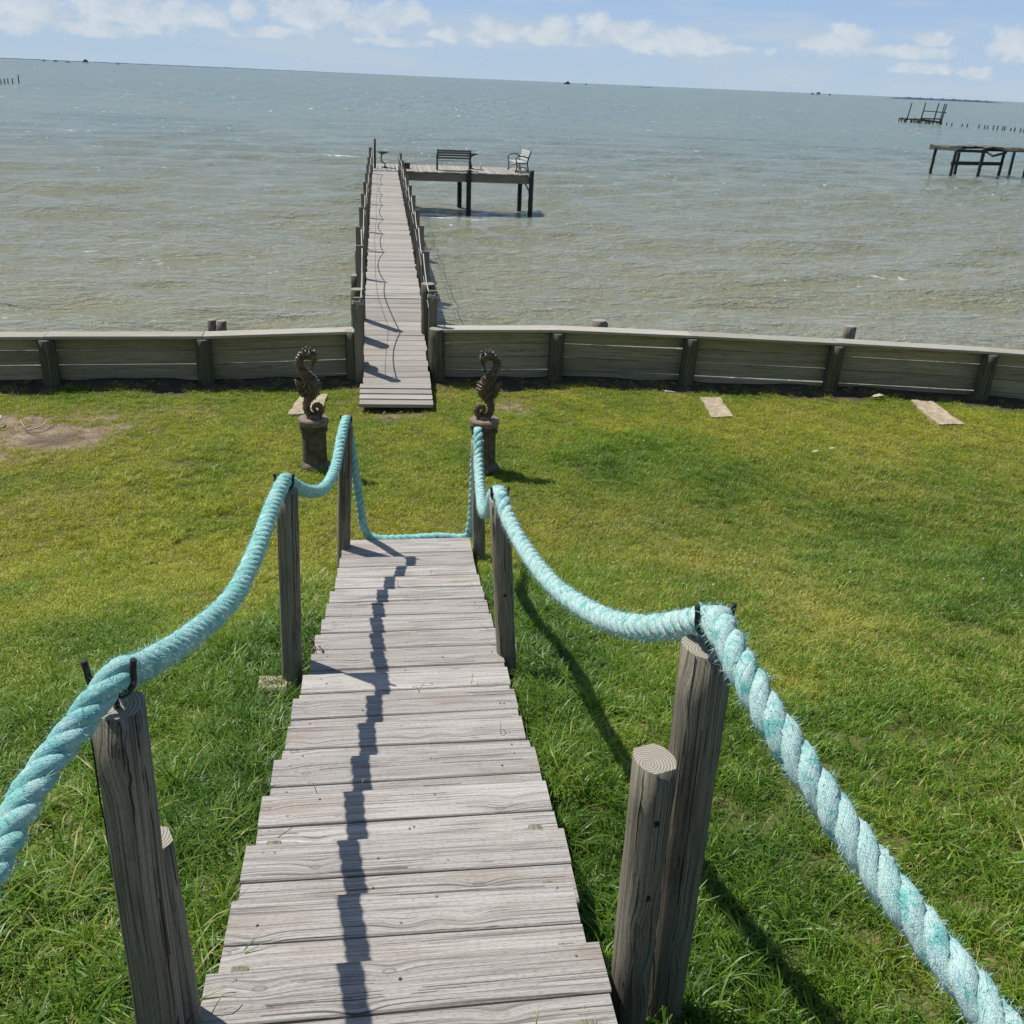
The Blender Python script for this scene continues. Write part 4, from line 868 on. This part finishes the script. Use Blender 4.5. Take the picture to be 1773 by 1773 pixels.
# ------------------------------------------------------------------ litter
def twig(pts, r, label, name='fallen_branch', forks=()):
    b = pts[0]; G_ = lambda p: (p[0], p[1], float(gz(p[0], p[1]))+p[2]); mb = MB(); P_ = [G_(p) for p in pts]
    mb.tube(catmull(P_, .03), list(np.linspace(r, r*.4, len(catmull(P_, .03)))), 7)
    for fk in forks: mb.tube([G_(p) for p in fk], [r*.6, r*.3][:len(fk)] if len(fk) == 2 else r*.5, 6)
    tag(mb.build(name, M['twig'], base=G_((b[0], b[1], 0))), label, 'branch', 'bleached branches on the lawn')
twig([(-3.62, 9.66, .03), (-3.5, 9.72, .05), (-3.46, 9.85, .07), (-3.40, 9.98, .06)], .009, 'bleached forked branch lying on bare soil at the left', forks=([(-3.62, 9.66, .03), (-3.72, 9.82, .08)],))
twig([(-4.0, 9.55, .03), (-3.92, 9.72, .06), (-3.93, 9.9, .09), (-3.98, 9.92, .08)], .02, 'short pale bent branch at the left edge of the lawn')
twig([(3.45, 10.93, .03), (3.6, 10.92, .03)], .02, 'white stick in the shade at the foot of the bulkhead, right of the pier', 'stick')
def leaf(x, y, s_, lb):
    z = float(gz(x, y))+.045; mb = MB(); pr_ = [(-1, 0, 0), (-.4, .35, .15), (.3, .4, .3), (1, .05, .1), (.4, -.3, .25), (-.4, -.35, .05)]
    b0 = 0
    mb.v = [(x+a*s_, y+b*s_, z+c*s_) for a, b, c in pr_]+[(x+a*s_, y+b*s_, z+c*s_-.003) for a, b, c in pr_]
    mb.face(list(range(6)), [(0, 0)]*6, .5); mb.face(list(range(11, 5, -1)), [(0, 0)]*6, .5)
    for i in range(6): j = (i+1) % 6; mb.face([i, i+6, j+6, j], [(0, 0)]*4, .5)
    tag(mb.build('dry_leaf', M['leaf'], base=(x, y, z)), lb, 'leaf', 'dry leaves on the right lawn')
leaf(4.42, 8.68, .045, 'curled tan leaf on the lawn at the right, left of a pair'); leaf(4.64, 8.76, .04, 'curled tan leaf on the lawn at the right, right of a pair'); leaf(6.1, 10.62, .09, 'pale leaf litter in the shade of the bulkhead above the right concrete strip')
# dark red seed weed standing at the edge of the stairs
mb = MB(); wx, wy_, wz = -.335, 3.93, nz(4.16)+.0
for (dx, dy, h) in ((0, 0, .13), (.035, .03, .06)):
    mb.tube([(wx+dx, wy_+dy, wz-.2), (wx+dx-.01, wy_+dy, wz+h*.5), (wx+dx-.03, wy_+dy, wz+h)], .0018, 5)
    for k in range(int(h*160)):
        t = random.uniform(.1, 1); c = (wx+dx-.03*t+random.uniform(-.007, .007), wy_+dy+random.uniform(-.006, .006), wz+h*t); mb.lathe(c, [(.001, -.004), (.004, 0), (.001, .004)], 5)
tag(mb.build('seed_weed', M['weed'], base=(wx, wy_, wz-.2)), 'dark red seed stalk of a weed at the left edge of the stairs', 'weed')
# clover heads
mb = MB()
for i in range(240):
    x = random.uniform(1.6, 7.5); y = random.uniform(5.2, 9.3)
    if math.sin(x*1.3)+math.sin(y*2+x) < -.2: continue
    z = float(gz(x, y))+random.uniform(.03, .055); r = random.uniform(.005, .009); mb.lathe((x, y, z), [(r*.4, -r), (r, -.3*r), (r, .4*r), (r*.3, r)], 7)
tag(mb.build('clover_flowers', M['flower']), 'tiny pinkish clover heads dotted over the right half of the lawn', 'clover', kind='stuff')

# ------------------------------------------------------------------ grass
def clump(name, nb, rad, hmin, hmax, wid, bend, droop=.0):
    v = []; f = []; r = []
    for i in range(nb):
        a = random.uniform(0, 6.283); d = rad*math.sqrt(random.random()); x, y = d*math.cos(a), d*math.sin(a)
        h = random.uniform(hmin, hmax); az_ = random.uniform(0, 6.283); dx, dy = math.cos(az_), math.sin(az_); b = bend*h*random.uniform(.3, 1.3); w = wid*random.uniform(.6, 1.2)/2
        sx, sy = -dy*w, dx*w; b0 = len(v); rn = random.random()
        for (t, ww) in ((0, .8), (.4, 1.0), (.75, .75)):
            o_ = b*t*t; zz = h*(t-.30*min(1, bend)*t*t*t)
            v += [(x+dx*o_-sx*ww, y+dy*o_-sy*ww, zz-.008), (x+dx*o_+sx*ww, y+dy*o_+sy*ww, zz-.008)]
        v.append((x+dx*b, y+dy*b, h*(1-.38*min(1, bend))-.008))
        f += [(b0, b0+1, b0+3, b0+2), (b0+2, b0+3, b0+5, b0+4), (b0+4, b0+5, b0+6)]; r += [rn]*3
    me = bpy.data.meshes.new(name); me.from_pydata(v, [], f); at = me.attributes.new('rnd', 'FLOAT', 'FACE'); at.data.foreach_set('value', r)
    me.polygons.foreach_set('use_smooth', [True]*len(f)); me.materials.append(M['grass']); me.update()
    return bpy.data.objects.new(name, me)
def lib(name, objs):
    c = bpy.data.collections.new(name)
    for o in objs: c.objects.link(o)
    return c
turf = lib('turf_tufts', [clump('turf_tuft', 46, .055, .018, .042, .0034, .9) for _ in range(5)])
mid = lib('medium_tufts', [clump('medium_tuft', 42, .055, .04, .085, .0040, .9) for _ in range(5)])
tall = lib('tall_tufts', [clump('tall_tuft', 34, .05, .08, .17, .0050, .95) for _ in range(5)])
def fbm(x, y, s, seed):
    r = np.random.default_rng(seed); o = np.zeros_like(x)
    for k in range(5):
        for j in range(3):
            th = r.uniform(0, 6.28); p = r.uniform(0, 6.28); q = s*1.9**k
            o += np.sin((x*math.cos(th)+y*math.sin(th))*q+p+1.5*np.sin(q*.6*(x*math.sin(th)-y*math.cos(th))+p*2))*.5**k
    return o/3.2
def scatter(name, coll, P, rot, scl, tint, dry, label):
    me = bpy.data.meshes.new(name); me.from_pydata([tuple(p) for p in P], [], [])
    for n_, a, ty in (('rot', rot, 'FLOAT_VECTOR'), ('scl', scl, 'FLOAT'), ('tint', tint, 'FLOAT'), ('dry', dry, 'FLOAT')):
        at = me.attributes.new(n_, ty, 'POINT'); at.data.foreach_set('vector' if ty == 'FLOAT_VECTOR' else 'value', np.asarray(a, float).ravel())
    me.materials.append(M['grass'])
    o = bpy.data.objects.new(name, me); COL.objects.link(o)
    ng = bpy.data.node_groups.new(name+'_nodes', 'GeometryNodeTree'); ng.interface.new_socket('Geometry', in_out='INPUT', socket_type='NodeSocketGeometry'); ng.interface.new_socket('Geometry', in_out='OUTPUT', socket_type='NodeSocketGeometry')
    gi = ng.nodes.new('NodeGroupInput'); go = ng.nodes.new('NodeGroupOutput'); ip = ng.nodes.new('GeometryNodeInstanceOnPoints'); ci = ng.nodes.new('GeometryNodeCollectionInfo')
    ci.inputs[0].default_value = coll; ci.inputs['Separate Children'].default_value = True; ci.inputs['Reset Children'].default_value = True
    def na(n_, ty):
        a = ng.nodes.new('GeometryNodeInputNamedAttribute'); a.data_type = ty; a.inputs[0].default_value = n_; return a.outputs[0]
    ng.links.new(gi.outputs[0], ip.inputs['Points']); ng.links.new(ci.outputs[0], ip.inputs['Instance']); ip.inputs['Pick Instance'].default_value = True
    e = ng.nodes.new('FunctionNodeEulerToRotation'); ng.links.new(na('rot', 'FLOAT_VECTOR'), e.inputs[0]); ng.links.new(e.outputs[0], ip.inputs['Rotation'])
    ng.links.new(na('scl', 'FLOAT'), ip.inputs['Scale']); ng.links.new(ip.outputs[0], go.inputs[0])
    md = o.modifiers.new('grow', 'NODES'); md.node_group = ng
    return tag(o, label, 'grass', kind='stuff')
def sow(n, x0, x1, y0, y1, keep):
    x = rng.uniform(x0, x1, n); y = rng.uniform(y0, y1, n)
    hw = .62*(.92*y+1.45)+.45; k = (np.abs(x-.13*y) < hw); x, y = x[k], y[k]
    wy = np.interp(x, _wx, _wy); k = (y < wy-.06); x, y = x[k], y[k]
    on = (np.abs(x-(.026*y-.012)) < .455) & (y < 6.36); on |= (x > -.27) & (x < .54) & (y > 10.2)
    for (a, b, c, d) in ((-1.0, -.73, 10.18, 10.80), (3.85, 4.01, 10.02, 10.72), (6.48, 6.64, 9.70, 10.42)): on |= (x > a) & (x < b) & (y > c) & (y < d)
    for (a, b) in ((-.655, 8.5), (.93, 8.38)): on |= (x-a)**2+(y-b)**2 < .13**2
    x, y = x[~on], y[~on]; p = keep(x, y); k = rng.random(len(x)) < p; return x[k], y[k]
def lushness(x, y):
    """1 = long, dark, unmown by the stairs and up the slope; 0 = short sunny turf on the flat"""
    side = np.exp(-(np.maximum(np.abs(x-.08)-.5, 0)/.55)**2)*np.clip((6.4-y)/1.5, 0, 1)
    up_ = np.clip((5.2-y)/3.2, 0, 1)
    right = np.clip((x-.8)/2.5, 0, 1)*np.clip((8.4-y)/3.5, 0, 1)*.75
    return np.clip(np.maximum(np.maximum(side, up_*.8), right*.55)+.16*fbm(x, y, 1.3, 5), 0, 1)
FEET = [(-.47, 1.45), (-.46, 1.55), (-.462, 3.82), (-.335, 6.24), (.672, 1.66), (.565, 1.58), (.602, 3.83), (.70, 6.25), (-.655, 8.5), (.93, 8.38)]
def rotz(x, tilt=.2): n = len(x); return np.stack([rng.normal(0, tilt, n), rng.normal(0, tilt, n), rng.uniform(0, 6.283, n)], 1)
def attrs_(x, y):
    L = lushness(x, y); f = fbm(x, y, 1.1, 21); g = fbm(x, y, 4.5, 22)
    yel = np.exp(-((y-6.9-.25*x*0)/1.5)**2)*np.clip((1.6-x)/2.2, 0, 1)+np.exp(-((y-9.6)/.9)**2)*.55
    tint = np.clip(.56-.42*L-.10*np.clip((x-.9)/1.5, 0, 1)*np.clip((9.2-y)/2, 0, 1)+.50*yel+.28*f+.20*g+.14*fbm(x, y, 11., 31), 0, 1); dry = np.clip(.12+.17*np.clip((x-.9)/1.5, 0, 1)*np.clip((y-3)/2, 0, 1)*np.clip((9.5-y)/2, 0, 1)+.22*f+.12*g+.12*yel+.6*bare(x, y)-.05*L, .02, .85); return tint, dry
x, y = sow(62000, -7, 8.5, 3.0, 11.6, lambda x, y: (1-np.clip(lushness(x, y)-.3, 0, .8))*(1-.93*bare(x, y))); ti, dr = attrs_(x, y)
scatter('turf_grass', turf, np.stack([x, y, gz(x, y)+OFF], 1), rotz(x), rng.uniform(.8, 1.35, len(x)), ti, dr, 'short mown yellow green turf covering the flat lawn')
x, y = sow(46000, -6, 8, .2, 9.5, lambda x, y: np.clip(lushness(x, y)*1.5+.02, 0, 1)*(1-.9*bare(x, y))); ti, dr = attrs_(x, y)
scatter('medium_grass', mid, np.stack([x, y, gz(x, y)+OFF], 1), rotz(x), rng.uniform(.7, 1.3, len(x)), ti, dr, 'medium green grass on the slope on both sides of the stairs')
x, y = sow(42000, -4.5, 6, .2, 7.4, lambda x, y: (np.clip((lushness(x, y)-.55)*1.6, 0, 1)**1.3*.75+.9*np.exp(-(np.maximum(np.abs(x-.08)-.47, 0)/.22)**2)*np.clip((6.2-y)/1, 0, 1))*np.clip(.75+.6*fbm(x, y, 2.5, 9), .15, 1)); ti, dr = attrs_(x, y)
fx = []; fy = []
for (a, b) in FEET:
    for q in range(34 if b < 7 else 22):
        th = random.uniform(0, 6.283); r_ = random.uniform(.055, .13) + (.06 if b > 7 else 0); X_, Y_ = a+r_*math.cos(th), b+r_*math.sin(th)
        if abs(X_-(.026*Y_-.012)) > .47: fx.append(X_); fy.append(Y_)
fx = np.array(fx); fy = np.array(fy); ft, fd = attrs_(fx, fy); scl_ = np.concatenate([rng.uniform(.55, 1.2, len(x)), rng.uniform(.35, .75, len(fx))])
x = np.concatenate([x, fx]); y = np.concatenate([y, fy]); ti = np.concatenate([ti, ft]); dr = np.concatenate([dr, fd])
scatter('tall_grass', tall, np.stack([x, y, gz(x, y)+OFF], 1), rotz(x, .28), scl_, ti*.8, dr*.6, 'long dark green grass blades crowding the edges of the stairs')
# bent dry blades lying over the treads
mb = MB()
for (x0, y0, dx, dy) in [(-.43, 1.35, .14, .02), (-.42, 1.36, .09, -.06), (-.40, 1.5, .05, .03), (-.44, 2.35, -.12, .03), (-.43, 2.30, -.1, .02), (-.41, 3.3, -.08, .02), (-.40, 3.45, -.08, .05), (-.38, 3.9, .05, .02), (-.35, 4.7, -.2, .12), (-.37, 4.5, -.12, .02), (.12, 3.32, .03, .05), (.13, 3.34, -.03, .02), (.10, 4.9, .02, -.05), (.42, 2.9, .0, .05), (.36, 3.45, .01, .03), (-.1, 2.5, .02, .03), (-.24, 2.5, -.03, .03), (.3, 1.36, .01, .04), (-.2, 4.45, 0, .03), (.28, 5.4, .01, .03), (.07, 5.15, -.02, .06)]:
    z0 = nz(y0+.14)+.01; p = [Vector((x0, y0, z0)), Vector((x0+dx*.5, y0+dy*.5, z0+.04)), Vector((x0+dx, y0+dy, z0+.025))]; mb.tube(catmull(p, .02), .0015, 4)
tag(mb.build('stray_grass_blades', M['yblade']), 'a few pale yellow grass blades poking out between and over the stair treads', 'grass', kind='stuff')

SC.render.engine = 'CYCLES'; SC.render.resolution_x = 1024; SC.render.resolution_y = 1024
SC.cycles.max_bounces = 6; SC.cycles.diffuse_bounces = 3; SC.cycles.transmission_bounces = 3; SC.cycles.use_fast_gi = False
